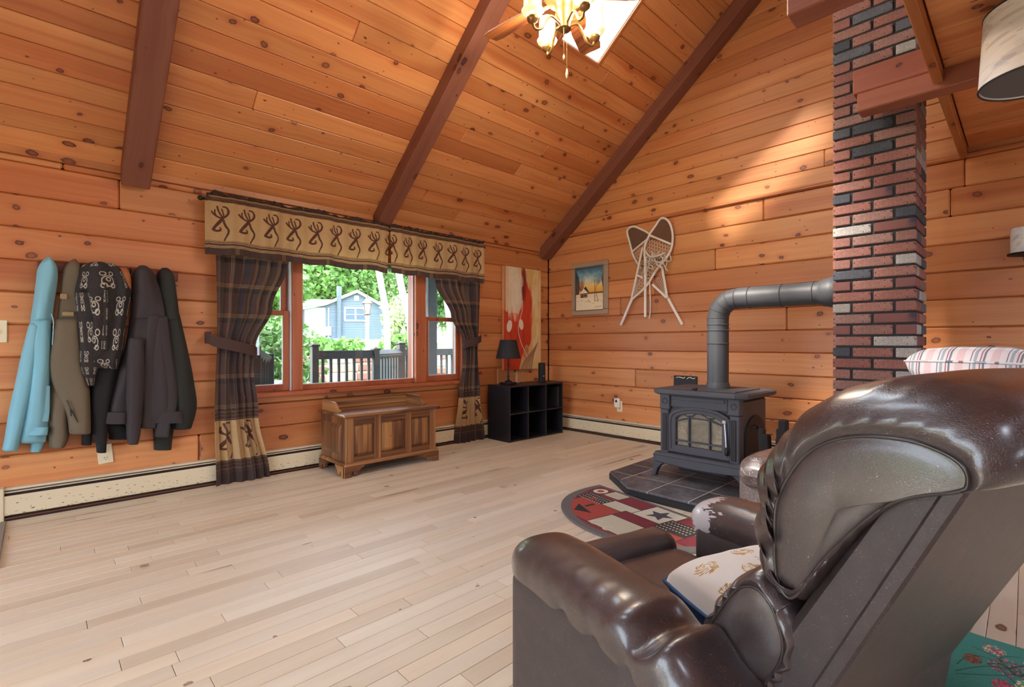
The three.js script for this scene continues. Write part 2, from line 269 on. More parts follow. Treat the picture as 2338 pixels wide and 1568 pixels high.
// rafters
function rafter(x0, x1, label, m = beamM) {
  const drop = .132, L = SL + .1, g = T(wood(cbox(x1 - x0, drop + .02, L, .006), 2), 0, -(drop - .02) / 2, L / 2 - .05);
  g.rotateX(-PHI); const o = solo('rafter_beam', g, m, label, 'beam', [(x0 + x1) / 2, YE, ZW]); o.userData.group = undefined; delete o.userData.group; return o;
}
rafter(.42, .585, 'brown rough-sawn roof beam with a long crack, ending above the row of coats');
rafter(2.36, 2.505, 'brown roof beam running down to the top of the tan valance');
rafter(4.745, 4.918, 'brown roof beam lying against the gable wall above the snowshoes');
solo('ridge_beam', T(wood(cbox(XG - XL, .3, .16, .006), 0), (XG + XL) / 2, YE + TAN * (ZR - ZW) - .12, ZR), beamM, 'brown ridge beam along the peak of the ceiling', 'beam');

// loft
{
  const d = thing('loft_deck', 'underside of the loft floor, pine boards between two brown beams', 'loft', [0, 0, 0]), r = rngOf(61);
  for (let x = XL, k = 0; x < XG - .01; x += .152, k++) part('deck_board', T(wood(cbox(Math.min(.151, XG - x), .03, ZB + .30, .004), 2, r), Math.min(x + .076, XG - .07), 2.545, (ZB - .30) / 2), logM[Math.floor(r() * 6)], d);
  part('edge_fascia', T(wood(cbox(XG - XL, .27, .04, .004), 0, r), (XG + XL) / 2, 2.595, -.325), std(tint(.62, .25), .45, { map: pineTex }), d);
  part('loft_flooring', bxl(XL, XG, 2.56, 2.60, -.3, ZB, 0), std(0x6b4426, .8), d);
  const lb = (x0, x1, label) => solo('loft_beam', T(wood(cbox(x1 - x0, .105, ZB + .68, .006), 2, r), (x0 + x1) / 2, 2.4825, (ZB - .68) / 2), redBeamM, label, 'beam');
  const top = (o, x0, x1) => part('beam_head', T(wood(cbox(x1 - x0, .14, .355, .006), 2, r), (x0 + x1) / 2, 2.605 , -.5225), redBeamM, o);
  const a = lb(3.40, 3.52, 'reddish brown loft beam whose cut end overlaps the brick chimney'); top(a, 3.40, 3.52);
  const b = lb(2.20, 2.32, 'reddish brown loft beam with its cut end high above the stove pipe'); top(b, 2.20, 2.32);
}
// the window by the coats
{
  const w = struct('window_1', 'three-part wood window with double-hung sides'), Z = ZW, r = rngOf(51);
  const f = (g, axis) => wood(g, axis, r), P = (n, x0, x1, y0, y1, z0, z1, axis, par = w) => part(n, f(bxl(x0, x1, y0, y1, z0, z1, .004), axis), winWoodM, par);
  P('jamb', OX0, OX0 + .045, .69, 1.96, Z - .16, Z + .012, 1); P('jamb', OX1 - .045, OX1, .69, 1.96, Z - .16, Z + .012, 1);
  P('head', OX0, OX1, 1.96, 2.047, Z - .16, Z + .012, 0);
  P('mullion', 1.60, 1.688, .69, 1.96, Z - .15, Z + .008, 1); P('mullion', 2.85, 2.975, .69, 1.96, Z - .15, Z + .008, 1);
  P('window_sill', OX0 - .02, OX1 + .02, .655, .69, Z - .16, Z + .075, 0);
  part('apron', f(bxl(OX0, OX1, .603, .655, Z - .06, Z + .018, .006), 0), trimM, w);
  const vinyl = std(0xd9dadd, .5);
  part('jamb_track', J(bxl(1.588, 1.598, .69, 1.96, Z - .12, Z - .012, .001), bxl(2.977, 2.987, .69, 1.96, Z - .12, Z - .03, .001)), vinyl, w);
  function sash(x0, x1, y0, y1, sw, bw, tw, z) { const s = part('sash', f(J(bxl(x0, x0 + sw, y0, y1, z - .04, z, .004), bxl(x1 - sw, x1, y0, y1, z - .04, z, .004), bxl(x0 + sw, x1 - sw, y0, y0 + bw, z - .04, z, .004), bxl(x0 + sw, x1 - sw, y1 - tw, y1, z - .04, z, .004)), 1), winWoodM, w);
    part('pane', bxl(x0 + sw - .002, x1 - sw + .002, y0 + bw - .002, y1 - tw + .002, z - .022, z - .018, 0), paneM, s);
    part('glazing_bead', J(bxl(x0 + sw, x0 + sw + .007, y0 + bw, y1 - tw, z - .017, z - .004, .001), bxl(x1 - sw - .007, x1 - sw, y0 + bw, y1 - tw, z - .017, z - .004, .001), bxl(x0 + sw, x1 - sw, y0 + bw, y0 + bw + .006, z - .017, z - .004, .001)), vinyl, s); }
  sash(1.69, 2.848, .69, 1.958, .004, .045, .05, Z - .03);
  sash(OX0 + .045, 1.586, .69, 1.385, .05, .055, .04, Z - .035); sash(OX0 + .045, 1.586, 1.345, 1.958, .05, .04, .05, Z - .085);
  sash(2.988, OX1 - .045, .69, 1.385, .05, .065, .04, Z - .035); sash(2.988, OX1 - .045, 1.345, 1.958, .05, .04, .05, Z - .085);
}
// baseboard heaters
const heatTex = canvasTex(1024, 128, (c, W, H) => { c.fillStyle = '#ddd0b0'; c.fillRect(0, 0, W, H); const r = rngOf(12); for (let i = 0; i < 260; i++) { const x = r() * W, y = H * (1 - Math.pow(r(), 2.2) * .8); c.fillStyle = ['#6b4326', '#8a6238', '#a8854f', '#4a2c1c'][Math.floor(r() * 4)]; c.globalAlpha = .35 + .6 * r(); c.beginPath(); c.ellipse(x, y, 1 + r() * 4, .8 + r() * 2.2, r() * 3, 0, 7); c.fill(); } });
const heatM = std(0xffffff, .5, { map: heatTex }), heatTop = std(0xd8cdb4, .45), slotM = std(0x2a1a18, .8);
function heater(name, len, pos, turn, label, ends) {
  const h = struct(name, label); h.position.set(...pos); h.rotation.y = turn;
  const fuv = (g) => { const p = g.attributes.position, uv = new Float32Array(p.count * 2); for (let i = 0; i < p.count; i++) { uv[2 * i] = p.getX(i) / 2.2; uv[2 * i + 1] = clamp((p.getY(i) - .035) / .12, .02, .98); } g.setAttribute('uv', new THREE.BufferAttribute(uv, 2)); return g; };
  part('back_plate', bxl(0, len, .015, .2, 0, .006, .001), heatTop, h);
  part('top_hood', J(bxl(0, len, .186, .2, .004, .05, .003), bxl(0, len, .172, .178, .012, .058, .002)), heatTop, h);
  part('front_cover', fuv(bxl(0, len, .035, .155, .056, .062, .002)), heatM, h);
  part('fin_slot', J(bxl(0, len, .05, .168, .01, .048, 0), bxl(0, len, .0, .014, .01, .062, 0)), slotM, h);
  part('bottom_rail', bxl(0, len, .014, .02, .01, .066, .001), std(0x6e4630, .6), h);
  for (const x of ends) part('end_cap', bxl(x - .04, x + .04, 0, .206, 0, .068, .004), heatM, h);
}
heater('baseboard_front', XG - XL - .1, [XL, 0, ZW], 0, 'cream baseboard heater with chipped paint', [-.15 - XL - .04, 5.0]);
heater('baseboard_right', 3.3, [XG, 0, ZW + .07], -Math.PI / 2, 'cream baseboard heater along the gable wall', [.05]);
// ---------------------------------------------------------------- hearth, stove, pipe, chimney
console.log('stove');
const brickTone = { red: ['#c98b80', '#cf958a', '#be7f75', '#c9968d'], pink: ['#cfa29a', '#c4958d'], dark: ['#757a88', '#868a97', '#666c7a'], white: ['#ece8e2', '#e0dbd5', '#f0edea'], mix: ['#b48e8c'] };
const brickSpeck = rep(speck, 6);
const brickMs = Object.fromEntries(Object.entries(brickTone).map(([k, v]) => [k, v.map((c) => std(c, .9, { map: dataTexTone(k), bumpMap: brickSpeck, bumpScale: .006 }))]));
function dataTexTone(kind) { return (dataTexTone[kind] ??= dataTex(256, 256, (x, y, c) => { const a = vn(x / 3, y / 3, 85, 85), b = vn(x / 30 + 9, y / 30, 8, 8), p = vn(x / 5 + 40, y / 5, 51, 51) > .85 ? -90 : 0, v = 232 + 46 * (a - .5) + 50 * (b - .5) + p; c[0] = v; c[1] = v; c[2] = v; if (kind === 'mix') { const t = sst(vn(x / 60 + 3, y / 200, 4, 2), .4, .6); c[0] = lerp(225, 120, t); c[1] = lerp(195, 140, t); c[2] = lerp(192, 170, t); } })); }
{
  const X0 = 3.6, X1 = 4.005, Z0 = -.847, Z1 = -.438, cH = .0677, r = rngOf(91);
  const ch = thing('brick_chimney', 'square red, white and charcoal brick chimney with recessed dark mortar', 'chimney', [0, 0, 0]);
  part('mortar_core', bxl(X0 + .014, X1 - .014, .065, 5.35, Z0 + .014, Z1 - .014, 0), std(0x3b3a3c, .95, { bumpMap: brickSpeck, bumpScale: .002 }), ch);
  const rows = Math.floor((5.3 - .06) / cH), front = [[], []], pick = (k, i) => { const h = r(), key = h < .50 ? 'red' : h < .60 ? 'pink' : h < .74 ? 'dark' : h < .88 ? 'white' : 'mix'; const L = brickMs[key]; return L[Math.floor(r() * L.length)]; };
  const jt = .0135, bh = cH - jt, W = Z1 - Z0, D = X1 - X0, b1 = .092, b2 = .197;
  const geos = {}; const G = (a, b) => geos[a.toFixed(4) + b] ??= (() => { const g = b === 'z' ? cbox(.03, bh, a, .004) : cbox(a, bh, .03, .004); return wuv(g, b === 'z' ? 2 : 0, .5); })();
  let n = 0;
  for (let k = 0; k < rows; k++) { const y = .065 + (k + .5) * cH, odd = k % 2;
    const lens = odd ? [[0, b2], [b2 + jt, W - b2 - jt]] : [[0, b1], [b1 + jt, b2], [b1 + b2 + 2 * jt, W - b1 - b2 - 2 * jt]];
    for (const [o, l] of lens) { const q = part('brick', G(l, 'z'), pick(), ch); q.position.set(X0 + .015, y, Z0 + o + l / 2); }
    const sl = odd ? [[.03, b1], [.03 + b1 + jt, D - .03 - b1 - jt]] : [[.03, b2 - .03], [b2 + jt, D - b2 - jt]];
    for (const [o, l] of sl) for (const zz of y > 3.1 ? [Z1 - .015] : [Z1 - .015, Z0 + .015]) { const q = part('brick', G(l, 'x'), pick(), ch); q.position.set(X0 + o + l / 2, y, zz); } }
}
{
  const h = thing('stove_hearth', 'raised slate tile hearth pad with black edge under the wood stove', 'hearth', [0, 0, 0]);
  const out = [[3.07, -2.0], [3.36, -2.36], [4.9, -2.42], [4.9, -.28], [3.5, -.28], [3.07, -.9]];
  const P = extr(out.map(([x, z]) => [x, -z]), .045, 0); P.rotateX(-Math.PI / 2); part('hearth_base', P, std(0x17171a, .6), h);
  const tm = ['#75777d', '#6d7076', '#7f8186', '#66696f'].map((c) => std(c, .55, { bumpMap: rep(pebble, 4), bumpScale: .002, map: slateTex() })); const r = rngOf(4);
  const inside = (x, z) => { let c = false; for (let i = 0, j = out.length - 1; i < out.length; j = i++) { const [xi, zi] = out[i], [xj, zj] = out[j]; if ((zi > z) !== (zj > z) && x < (xj - xi) * (z - zi) / (zj - zi) + xi) c = !c; } return c; };
  const clipX = (poly, test) => { const o = []; for (let i = 0; i < poly.length; i++) { const a = poly[i], b = poly[(i + 1) % poly.length], da = test(a), db = test(b); if (da >= 0) o.push(a); if ((da >= 0) !== (db >= 0)) { const t = da / (da - db); o.push([lerp(a[0], b[0], t), lerp(a[1], b[1], t)]); } } return o; };
  const s = .305;
  for (let i = 0; i < 7; i++) for (let j = 0; j < 8; j++) { const x0 = 3.085 + i * s, z0 = -2.46 + j * s; let poly = [[x0 + .005, z0 + .005], [x0 + s - .005, z0 + .005], [x0 + s - .005, z0 + s - .005], [x0 + .005, z0 + s - .005]];
    for (let e = 0; e < out.length; e++) { const a = out[e], b = out[(e + 1) % out.length], L = Math.hypot(b[0] - a[0], b[1] - a[1]); poly = clipX(poly, (p) => -((b[0] - a[0]) * (p[1] - a[1]) - (b[1] - a[1]) * (p[0] - a[0])) / L * -1 - .008); if (poly.length < 3) break; }
    if (poly.length < 3) continue; const g = extr(poly.map(([x, z]) => [x, -z]), .012, .002); g.rotateX(-Math.PI / 2); g.translate(0, .045, 0); part('hearth_tile', wuv(g, 0, 1, rr(0, 1, r), rr(0, 1, r)), tm[Math.floor(r() * 4)], h); }
  part('grout', (() => { const g = extr(out.map(([x, z]) => [lerp(x, 4.0, .02), -lerp(z, -1.35, .02)]), .0132, 0); g.rotateX(-Math.PI / 2); g.translate(0, .045, 0); return g; })(), std(0xc9c5bb, .9), h);
}
function slateTex() { return (slateTex.t ??= dataTex(512, 512, (x, y, c) => { const v = 190 + 70 * (vn(x / 60, y / 40, 8, 12) - .5) + 50 * (vn(x / 14, y / 10, 36, 51) - .5); c[0] = v; c[1] = v; c[2] = v + 2; })); }
// wood stove, front faces -x; local: x right along +z world, y up, z = out of the front
{
  const st = thing('wood_stove', 'charcoal cast iron wood stove with arched glass door', 'stove', [3.56, .0675, -1.70], -Math.PI / 2);   // local z -> world -x
  // local frame: z forward (towards camera left), x -> world +z
  const W = .60, hw = W / 2, y0 = .17, y1 = .62, dep = .50;
  part('body', J(bxl(-hw, hw, y0, y1, -dep, -.02, .01)), ironM, st);
  const top = (() => { const q = .35, f = .07, b = -dep - .03, c = .06; const o = [[-q + c, f], [q - c, f], [q, f - c], [q, b], [-q, b], [-q, f - c]]; const g = extr(o.map(([x, z]) => [x, -z]), .018, .012); g.rotateX(-Math.PI / 2); g.translate(0, y1 + .03, 0); return g; })();
  const tp = part('top_plate', top, ironM, st); part('top_panel', bxl(-.20, .27, y1 + .058, y1 + .068, -dep + .03, .0, .006), ironM, tp);
  part('lid_lifter', J(T(lathe([[0, 0], [.018, .001], [.02, .006], [.01, .012], [0, .013]], 12), -.02, y1 + .066, .02), rod([-.04, y1 + .072, .03], [.0, y1 + .08, .015], .006)), blackM, tp);
  // corner pilasters and frieze
  for (const s of [-1, 1]) { const p = part('pilaster', bxl(s * (hw - .03) - .034, s * (hw - .03) + .034, y0, y1 - .1, -.05, .02, .006), ironM, st); part('pilaster_panel', bxl(s * (hw - .035) - .02, s * (hw - .035) + .02, y0 + .03, y1 - .13, .012, .026, .005), ironD, p);
    const b = part('corner_block', bxl(s * (hw - .035) - .042, s * (hw - .035) + .042, y1 - .1, y1 + .03, -.05, .024, .006), ironM, st); part('medallion', T(new THREE.TorusGeometry(.02, .005, 8, 20), s * (hw - .035), y1 - .035, .024), ironM, b); }
  part('frieze', J(bxl(-hw + .08, hw - .08, y1 - .075, y1 + .03, -.05, .012, .004), bxl(-hw + .1, hw - .1, y1 - .02, y1 + .008, .0, .02, .003)), ironM, st);
  // arched door with an opening
  const arch = (hw_, yb, ys, yt) => { const o = [[-hw_, yb], [hw_, yb], [hw_, ys]]; for (let i = 1; i < 14; i++) { const t = i / 14 * Math.PI; o.push([hw_ * Math.cos(t), ys + (yt - ys) * Math.sin(t)]); } o.push([-hw_, ys]); return o; };
  const door = part('door', T(extr(arch(.232, y0 + .03, y1 - .155, y1 - .068), .03, .006, [arch(.184, y0 + .075, y1 - .17, y1 - .108)]), 0, 0, -.02), ironM, st);
  part('door_trim', tube([[-.215, y0 + .05, .018], [-.215, y1 - .17, .018], [-.16, y1 - .112, .018], [-.07, y1 - .089, .018], [0, y1 - .084, .018], [.07, y1 - .089, .018], [.16, y1 - .112, .018], [.215, y1 - .17, .018], [.215, y0 + .05, .018]], .006, 60), ironM, door);
  const sootTex = canvasTex(256, 256, (c, w, h) => { c.fillStyle = '#8d8473'; c.fillRect(0, 0, w, h); const r = rngOf(3); for (let i = 0; i < 900; i++) { const x = r() * w, y = r() * h, d = Math.hypot(x - w / 2, y - h * .55) / w; c.globalAlpha = .05 + .1 * r(); c.fillStyle = d > .3 ? '#c2b8a2' : ['#5c6258', '#6a6a60', '#a59c88'][Math.floor(r() * 3)]; c.beginPath(); c.ellipse(x, y, 4 + 18 * r(), 3 + 8 * r(), r() * 3, 0, 7); c.fill(); } });
  part('glass', wuvFit(T(extr(arch(.188, y0 + .07, y1 - .17, y1 - .105), .004, 0), 0, 0, -.022)), phy(0xffffff, .18, { map: sootTex }), door, 'smoky door glass');
  part('grille', J([-.075, .085].map((x) => bxl(x - .006, x + .006, y0 + .06, y1 - .135, -.012, .012, .003)), bxl(-.184, .184, y0 + .112, y0 + .124, -.012, .012, .003),
    tube([[-.182, y1 - .165, 0], [-.13, y1 - .13, 0], [-.075, y1 - .15, 0]], .005), tube([[-.075, y1 - .15, 0], [0, y1 - .112, 0], [.085, y1 - .15, 0]], .005), tube([[.085, y1 - .15, 0], [.135, y1 - .13, 0], [.182, y1 - .165, 0]], .005), tube([[-.182, y1 - .185, 0], [-.09, y1 - .158, 0], [0, y1 - .152, 0], [.09, y1 - .158, 0], [.182, y1 - .185, 0]], .006)), ironM, door);
  const hd = part('door_handle', J(rod([.205, y0 + .30, .03], [.228, y0 + .12, .055], .006), bxl(.19, .218, y0 + .29, y0 + .315, .0, .04, .003)), chromeM, door); part('grip', T(lathe([[0, -.03], [.012, -.028], [.015, 0], [.011, .028], [0, .03]], 14), .232, y0 + .10, .058), blackM, hd);
  // base, apron and legs
  const ap = []; for (let i = 0; i <= 16; i++) { const x = lerp(-hw - .03, hw + .03, i / 16); ap.push([x, y0 - .055 - .015 * Math.sin(i / 16 * Math.PI)]); } ap.push([hw + .03, y0 + .01], [-hw - .03, y0 + .01]);
  part('base_apron', J(T(extr(ap, .05, .006), 0, 0, .0), bxl(-hw - .035, hw + .035, y0 - .012, y0 + .012, -dep - .01, .06, .006), bxl(-hw - .02, hw + .02, y0 - .05, y0, -dep, 0, .004)), ironM, st);
  for (const s of [-1, 1]) { part('side_panel', T(bxl(-.19, .19, y0 + .05, y1 - .1, -.006, .008, .006), s * (hw + .003), 0, -.27, 0, 0, 0).rotateY(0) && (() => { const g = extr(arch(.18, y0 + .04, y1 - .26, y1 - .12), .008, .004); g.rotateY(Math.PI / 2); g.translate(s > 0 ? hw - .002 : -hw - .006, 0, -.27); return g; })(), ironD, st);
    part('side_relief', tube([[s * (hw + .012), y0 + .21, -.36], [s * (hw + .016), y0 + .235, -.31], [s * (hw + .016), y0 + .265, -.26], [s * (hw + .016), y0 + .25, -.22], [s * (hw + .012), y0 + .26, -.16]], .005), ironM, st);
    for (const z of [.02, -dep + .06]) part('leg', (() => { const k = [[-.012, 0], [.012, 0], [.016, .02], [.03, .055], [.055, .085], [.085, .105], [.09, .125], [.09, .16], [0, .16], [.006, .09], [-.004, .03]]; const g = extr(k, .035, .006); g.translate(-.02, 0, -.017); if (s > 0) { g.scale(-1, 1, 1); const gg = fixn(g); gg.translate(hw + .03, 0, z); return gg; } g.translate(-hw - .03, 0, z); return g; })(), ironM, st); }
  part('ash_pan', J(bxl(-.18, .20, .055, y0 - .03, -.42, -.03, .01), bxl(-.03, .03, .085, .1, -.04, -.0, .003)), ironD, st);
}
function wuvFit(g) { if (g.index) g = g.toNonIndexed(); g.computeBoundingBox(); const b = g.boundingBox, p = g.attributes.position, uv = new Float32Array(p.count * 2); for (let i = 0; i < p.count; i++) { uv[2 * i] = (p.getX(i) - b.min.x) / (b.max.x - b.min.x); uv[2 * i + 1] = (p.getY(i) - b.min.y) / (b.max.y - b.min.y); } g.setAttribute('uv', new THREE.BufferAttribute(uv, 2)); return g; }
{
  const pz = -1.66, X = 3.8, yh = 1.44, R = .078, pm = std(0x46494f, .5, { bumpMap: rep(pebble, 2), bumpScale: .0004 });
  const p = thing('stove_pipe', 'charcoal stove pipe rising from the stove and turning into the chimney', 'pipe', [X, .74, pz]);
  part('upright_pipe', J(rod([0, .012, 0], [0, yh - .74 - .143, 0], R, R, 40)), pm, p);
  part('base_collar', T(lathe([[R + .012, 0], [R + .012, .015], [R + .006, .035], [R + .001, .05]], 40), 0, .012, 0), pm, p);
  for (const y of [.36, .46, .505]) part('joint_ring', T(new THREE.TorusGeometry(R + .001, .004, 8, 40), 0, y, 0, Math.PI / 2), pm, p);
  // segmented elbow
  const c = .145, el = []; for (let i = 0; i <= 4; i++) { const t = i / 4 * Math.PI / 2; el.push([0, yh - .74 - c + c * Math.sin(t), c - c * Math.cos(t)]); }
  part('elbow', (() => { const g = grid((u, v) => { const t = v * Math.PI / 2, k = Math.round(v * 4) / 4 * Math.PI / 2, a = u * Math.PI * 2; const cy = yh - .74 - c + c * Math.sin(t), cz = c - c * Math.cos(t); return [R * Math.cos(a), cy + R * Math.sin(a) * Math.sin(t), cz - R * Math.sin(a) * Math.cos(t)]; }, 40, 4, true); return g; })(), pm, p);
  for (let i = 0; i <= 4; i++) { const t = i / 4 * Math.PI / 2; part('elbow_seam', (() => { const g = new THREE.TorusGeometry(R + .0008, .003, 6, 40); g.rotateX(Math.PI / 2); g.rotateX(t); g.translate(0, yh - .74 - c + c * Math.sin(t), c - c * Math.cos(t)); return g; })(), pm, p); }
  const ze = -.85 - pz; part('horizontal_pipe', rod([0, yh - .74, c - .005], [0, yh - .74, ze], R, R, 40), pm, p);
  for (const z of [.24, .46, .66]) part('joint_ring', T(new THREE.TorusGeometry(R + .001, .004, 8, 40), 0, yh - .74, z), pm, p);
  part('thimble', (() => { const g = lathe([[R + .004, 0], [R + .006, .02], [R + .016, .03], [R + .016, .055], [R + .022, .06], [R + .022, .09], [R + .016, .095], [R + .016, .12], [R, .125]], 40); g.rotateX(Math.PI / 2); g.translate(0, yh - .74, ze - .122); return g; })(), pm, p);
}
// ---------------------------------------------------------------- bench chest
console.log('furniture');
const oakM = std(0xffffff, .42, { map: oakTex });
const oak = (g, a) => wuv(g, a, 2, rr(0, 2), rr(0, 2));
{
  const b = thing('bench_chest', 'carved dark oak blanket chest with three raised panels and a low gallery back', 'chest', [1.80, 0, -4.35]);
  const L = .925, D = .50, y0 = .105, y1 = .49;
  part('carcass', oak(bxl(.02, L - .02, y0, y1, .0, D - .028, .004), 1), oakM, b);
  // front frame and raised panels
  const st = [.02, .305, .61, L - .02], zf = D - .028;
  const fr = [[.02, .085], [.305 - .03, .305 + .03], [.61 - .03, .61 + .03], [L - .085, L - .02]];
  for (const [p, q] of fr) part('stile', oak(bxl(p, q, y0, y1, zf, zf + .02, .003), 1), oakM, b);
  part('rail', oak(bxl(.085, L - .085, y1 - .06, y1, zf, zf + .019, .003), 0), oakM, b); part('rail', oak(bxl(.085, L - .085, y0, y0 + .055, zf, zf + .019, .003), 0), oakM, b);
  const raised = (w, h) => { const a = w / 2, c = h / 2, i = .032, z = .016, P = [], q = (A, B, C, D_) => P.push(...A, ...B, ...C, ...A, ...C, ...D_); const o = [[-a, -c, 0], [a, -c, 0], [a, c, 0], [-a, c, 0]], n = [[-a + i, -c + i, z], [a - i, -c + i, z], [a - i, c - i, z], [-a + i, c - i, z]]; for (let k = 0; k < 4; k++) q(o[k], o[(k + 1) % 4], n[(k + 1) % 4], n[k]); q(n[0], n[1], n[2], n[3]); const g = new THREE.BufferGeometry(); g.setAttribute('position', new THREE.Float32BufferAttribute(P, 3)); g.computeVertexNormals(); return g; };
  for (let k = 0; k < 3; k++) { const p = fr[k][1], q = fr[k + 1][0]; const pn = part('front_panel', oak(T(raised(q - p, y1 - y0 - .115), (p + q) / 2, (y0 + .055 + y1 - .06) / 2, zf + .001), 1), oakM, b); part('panel_moulding', J(bxl(p, q, y1 - .066, y1 - .06, zf, zf + .021, .001), bxl(p, q, y0 + .055, y0 + .061, zf, zf + .021, .001), bxl(p, p + .006, y0 + .06, y1 - .06, zf, zf + .021, .001), bxl(q - .006, q, y0 + .06, y1 - .06, zf, zf + .021, .001)), oakM, pn); }
  for (const s of [0, 1]) { const g = raised(D - .16, y1 - y0 - .13); g.rotateY(s ? Math.PI / 2 : -Math.PI / 2); part('side_panel', oak(T(g, s ? L - .019 : .019, (y0 + y1) / 2, D / 2 - .01), 1), oakM, b); }
  part('lid', oak(bxl(-.012, L + .012, y1, y1 + .026, -.005, D + .02, .008), 0), phy(0xffffff, .22, { map: oakTex, clearcoat: .6, clearcoatRoughness: .18 }), b);
  part('gallery_back', oak(bxl(.03, L - .03, y1 + .026, y1 + .105, .005, .025, .004), 0), oakM, b);
  const end = [[.005, 0], [.33, 0], [.335, .012], [.325, .022], [.305, .016], [.295, .022], [.25, .07], [.22, .078], [.005, .082]];
  for (const x of [.03, L - .05]) part('gallery_end', oak((() => { const g = extr(end.map(([z, y]) => [-z, y]), .02, .003); g.rotateY(Math.PI / 2); g.translate(x, y1 + .026, 0); return g; })(), 2), oakM, b);
  part('base_moulding', oak(J(bxl(.0, L, y0 - .02, y0 + .012, -.0, D + .012, .008)), 0), oakM, b);
  // bracket feet: scrolled
  const foot = [[0, 0], [.055, 0], [.055, .03], [.065, .045], [.082, .048], [.092, .036], [.088, .024], [.1, .014], [.116, .02], [.124, .04], [.14, .06], [.17, .075], [.17, .087], [0, .087]];
  for (const [x, s] of [[0, 1], [L, -1]]) { const g = extr(foot.map(([a, c]) => [a, c]), .022, .002); if (s < 0) { g.scale(-1, 1, 1); } const gg = s < 0 ? fixn(g) : g; gg.translate(x, 0, D - .014); part('bracket_foot', oak(gg, 0), oakM, b);
    for (const back of [0, 1]) { const q = extr(foot, .022, .002); if (back) q.scale(-1, 1, 1); const qq = back ? fixn(q) : q; qq.rotateY(Math.PI / 2); qq.translate(s > 0 ? 0 : L - .022, 0, back ? .002 : D); part('bracket_foot', oak(qq, 2), oakM, b); } }
}
// ---------------------------------------------------------------- cube shelf and what stands on it
{
  const b = thing('cube_shelf', 'black six-cube shelf unit standing in the corner', 'shelf', [3.765, 0, -4.33]), W = .905, H = .625, D = .365, t = .016, m = std(0x1d1c22, .38);
  for (const x of [0, W - t]) part('side_panel', bxl(x, x + t, 0, H, 0, D, .0015), m, b);
  for (const y of [.004, H / 2 - t / 2]) part('shelf_board', bxl(t, W - t, y, y + t, .006, D - .002, .0015), m, b);
  part('top_board', bxl(t, W - t, H - t, H, 0, D, .0015), m, b); part('back_board', bxl(t, W - t, .01, H - t, 0, .006, 0), m, b);
  for (const x of [W / 3, 2 * W / 3]) part('divider', bxl(x - t / 2, x + t / 2, .02, H - t, .006, D - .002, .0015), m, b);
  solo('folder', bxl(-.012, .012, 0, .25, -.14, .14, .003), std(0x26252b, .5), 'dark thin upright case inside the upper right cube of the black shelf', 'folder', [4.62, .32, -4.13]);
  const lx = 3.93, lz = -4.16, ly = .625, l = thing('table_lamp', 'black table lamp with tapered black shade on the cube shelf', 'lamp', [lx, ly, lz]);
  part('base', J(T(cbox(.15, .028, .15, .006), 0, .014, 0), T(lathe([[.045, 0], [.04, .012], [.02, .02], [.012, .03]], 20), 0, .028, 0)), blackM, l);
  part('stem', T(lathe([[.011, 0], [.009, .03], [.016, .045], [.009, .06], [.0075, .16], [.013, .18], [.0075, .2], [.0075, .27]], 16), 0, .05, 0), blackM, l);
  part('shade', new THREE.CylinderGeometry(.095, .145, .21, 40, 1, true).translate(0, .41, 0), std(0x23242a, .8, { side: THREE.DoubleSide, bumpMap: rep(cloth, 6, 3), bumpScale: .0005 }), l);
  part('shade_ring', J(T(new THREE.TorusGeometry(.095, .003, 6, 40), 0, .515, 0, Math.PI / 2), T(new THREE.TorusGeometry(.145, .003, 6, 40), 0, .305, 0, Math.PI / 2), bar([-.095, .505, 0], [.095, .505, 0], .003, .003), rod([0, .32, 0], [0, .5, 0], .003)), blackM, l);
  const sp = thing('speaker', 'black cylindrical smart speaker on the cube shelf', 'speaker', [4.50, .625, -4.16]);
  part('body', lathe([[0, 0], [.04, 0], [.044, .004], [.044, .228], [.04, .236], [0, .237]], 32), std(0x191a1f, .7, { bumpMap: rep(cloth, 14, 14), bumpScale: .0006 }), sp);
  part('light_panel', (() => { const g = grid((u, v) => { const a = lerp(2.55, 2.95, u) + .15; return [-.0446 * Math.sin(a) * -1 * -1, .07 + v * .012, -.0446 * Math.cos(a)]; }, 8, 1); return g; })(), std(0xaab4c4, .4, { side: THREE.DoubleSide }), sp, 'pale status light window');
  solo('power_cord', tube([[0, .02, 0], [.02, .06, -.02], [.07, .03, -.05], [.10, -.1, -.08]], .002, 20, 6), whiteM, 'thin white cord behind the smart speaker', 'cord', [4.545, .64, -4.17]);
  const fg = thing('figurine', 'small tan figurine reclining beside the black lamp', 'figurine', [4.10, .625, -4.20]);
  part('torso', J(tube([[0, .005, 0], [-.004, .05, 0], [.006, .09, 0], [-.012, .125, 0]], .011, 20, 10), T(new THREE.SphereGeometry(.014, 14, 10), -.014, .142, 0)), std(0xc9b79a, .6), fg); part('base', J(tube([[0, .012, 0], [.04, .018, .0], [.075, .026, 0], [.09, .018, .004]], .012, 16, 8)), std(0xb98f76, .6), fg); part('hair', T(new THREE.SphereGeometry(.016, 12, 8), -.017, .147, -.003), blackM, fg);
}
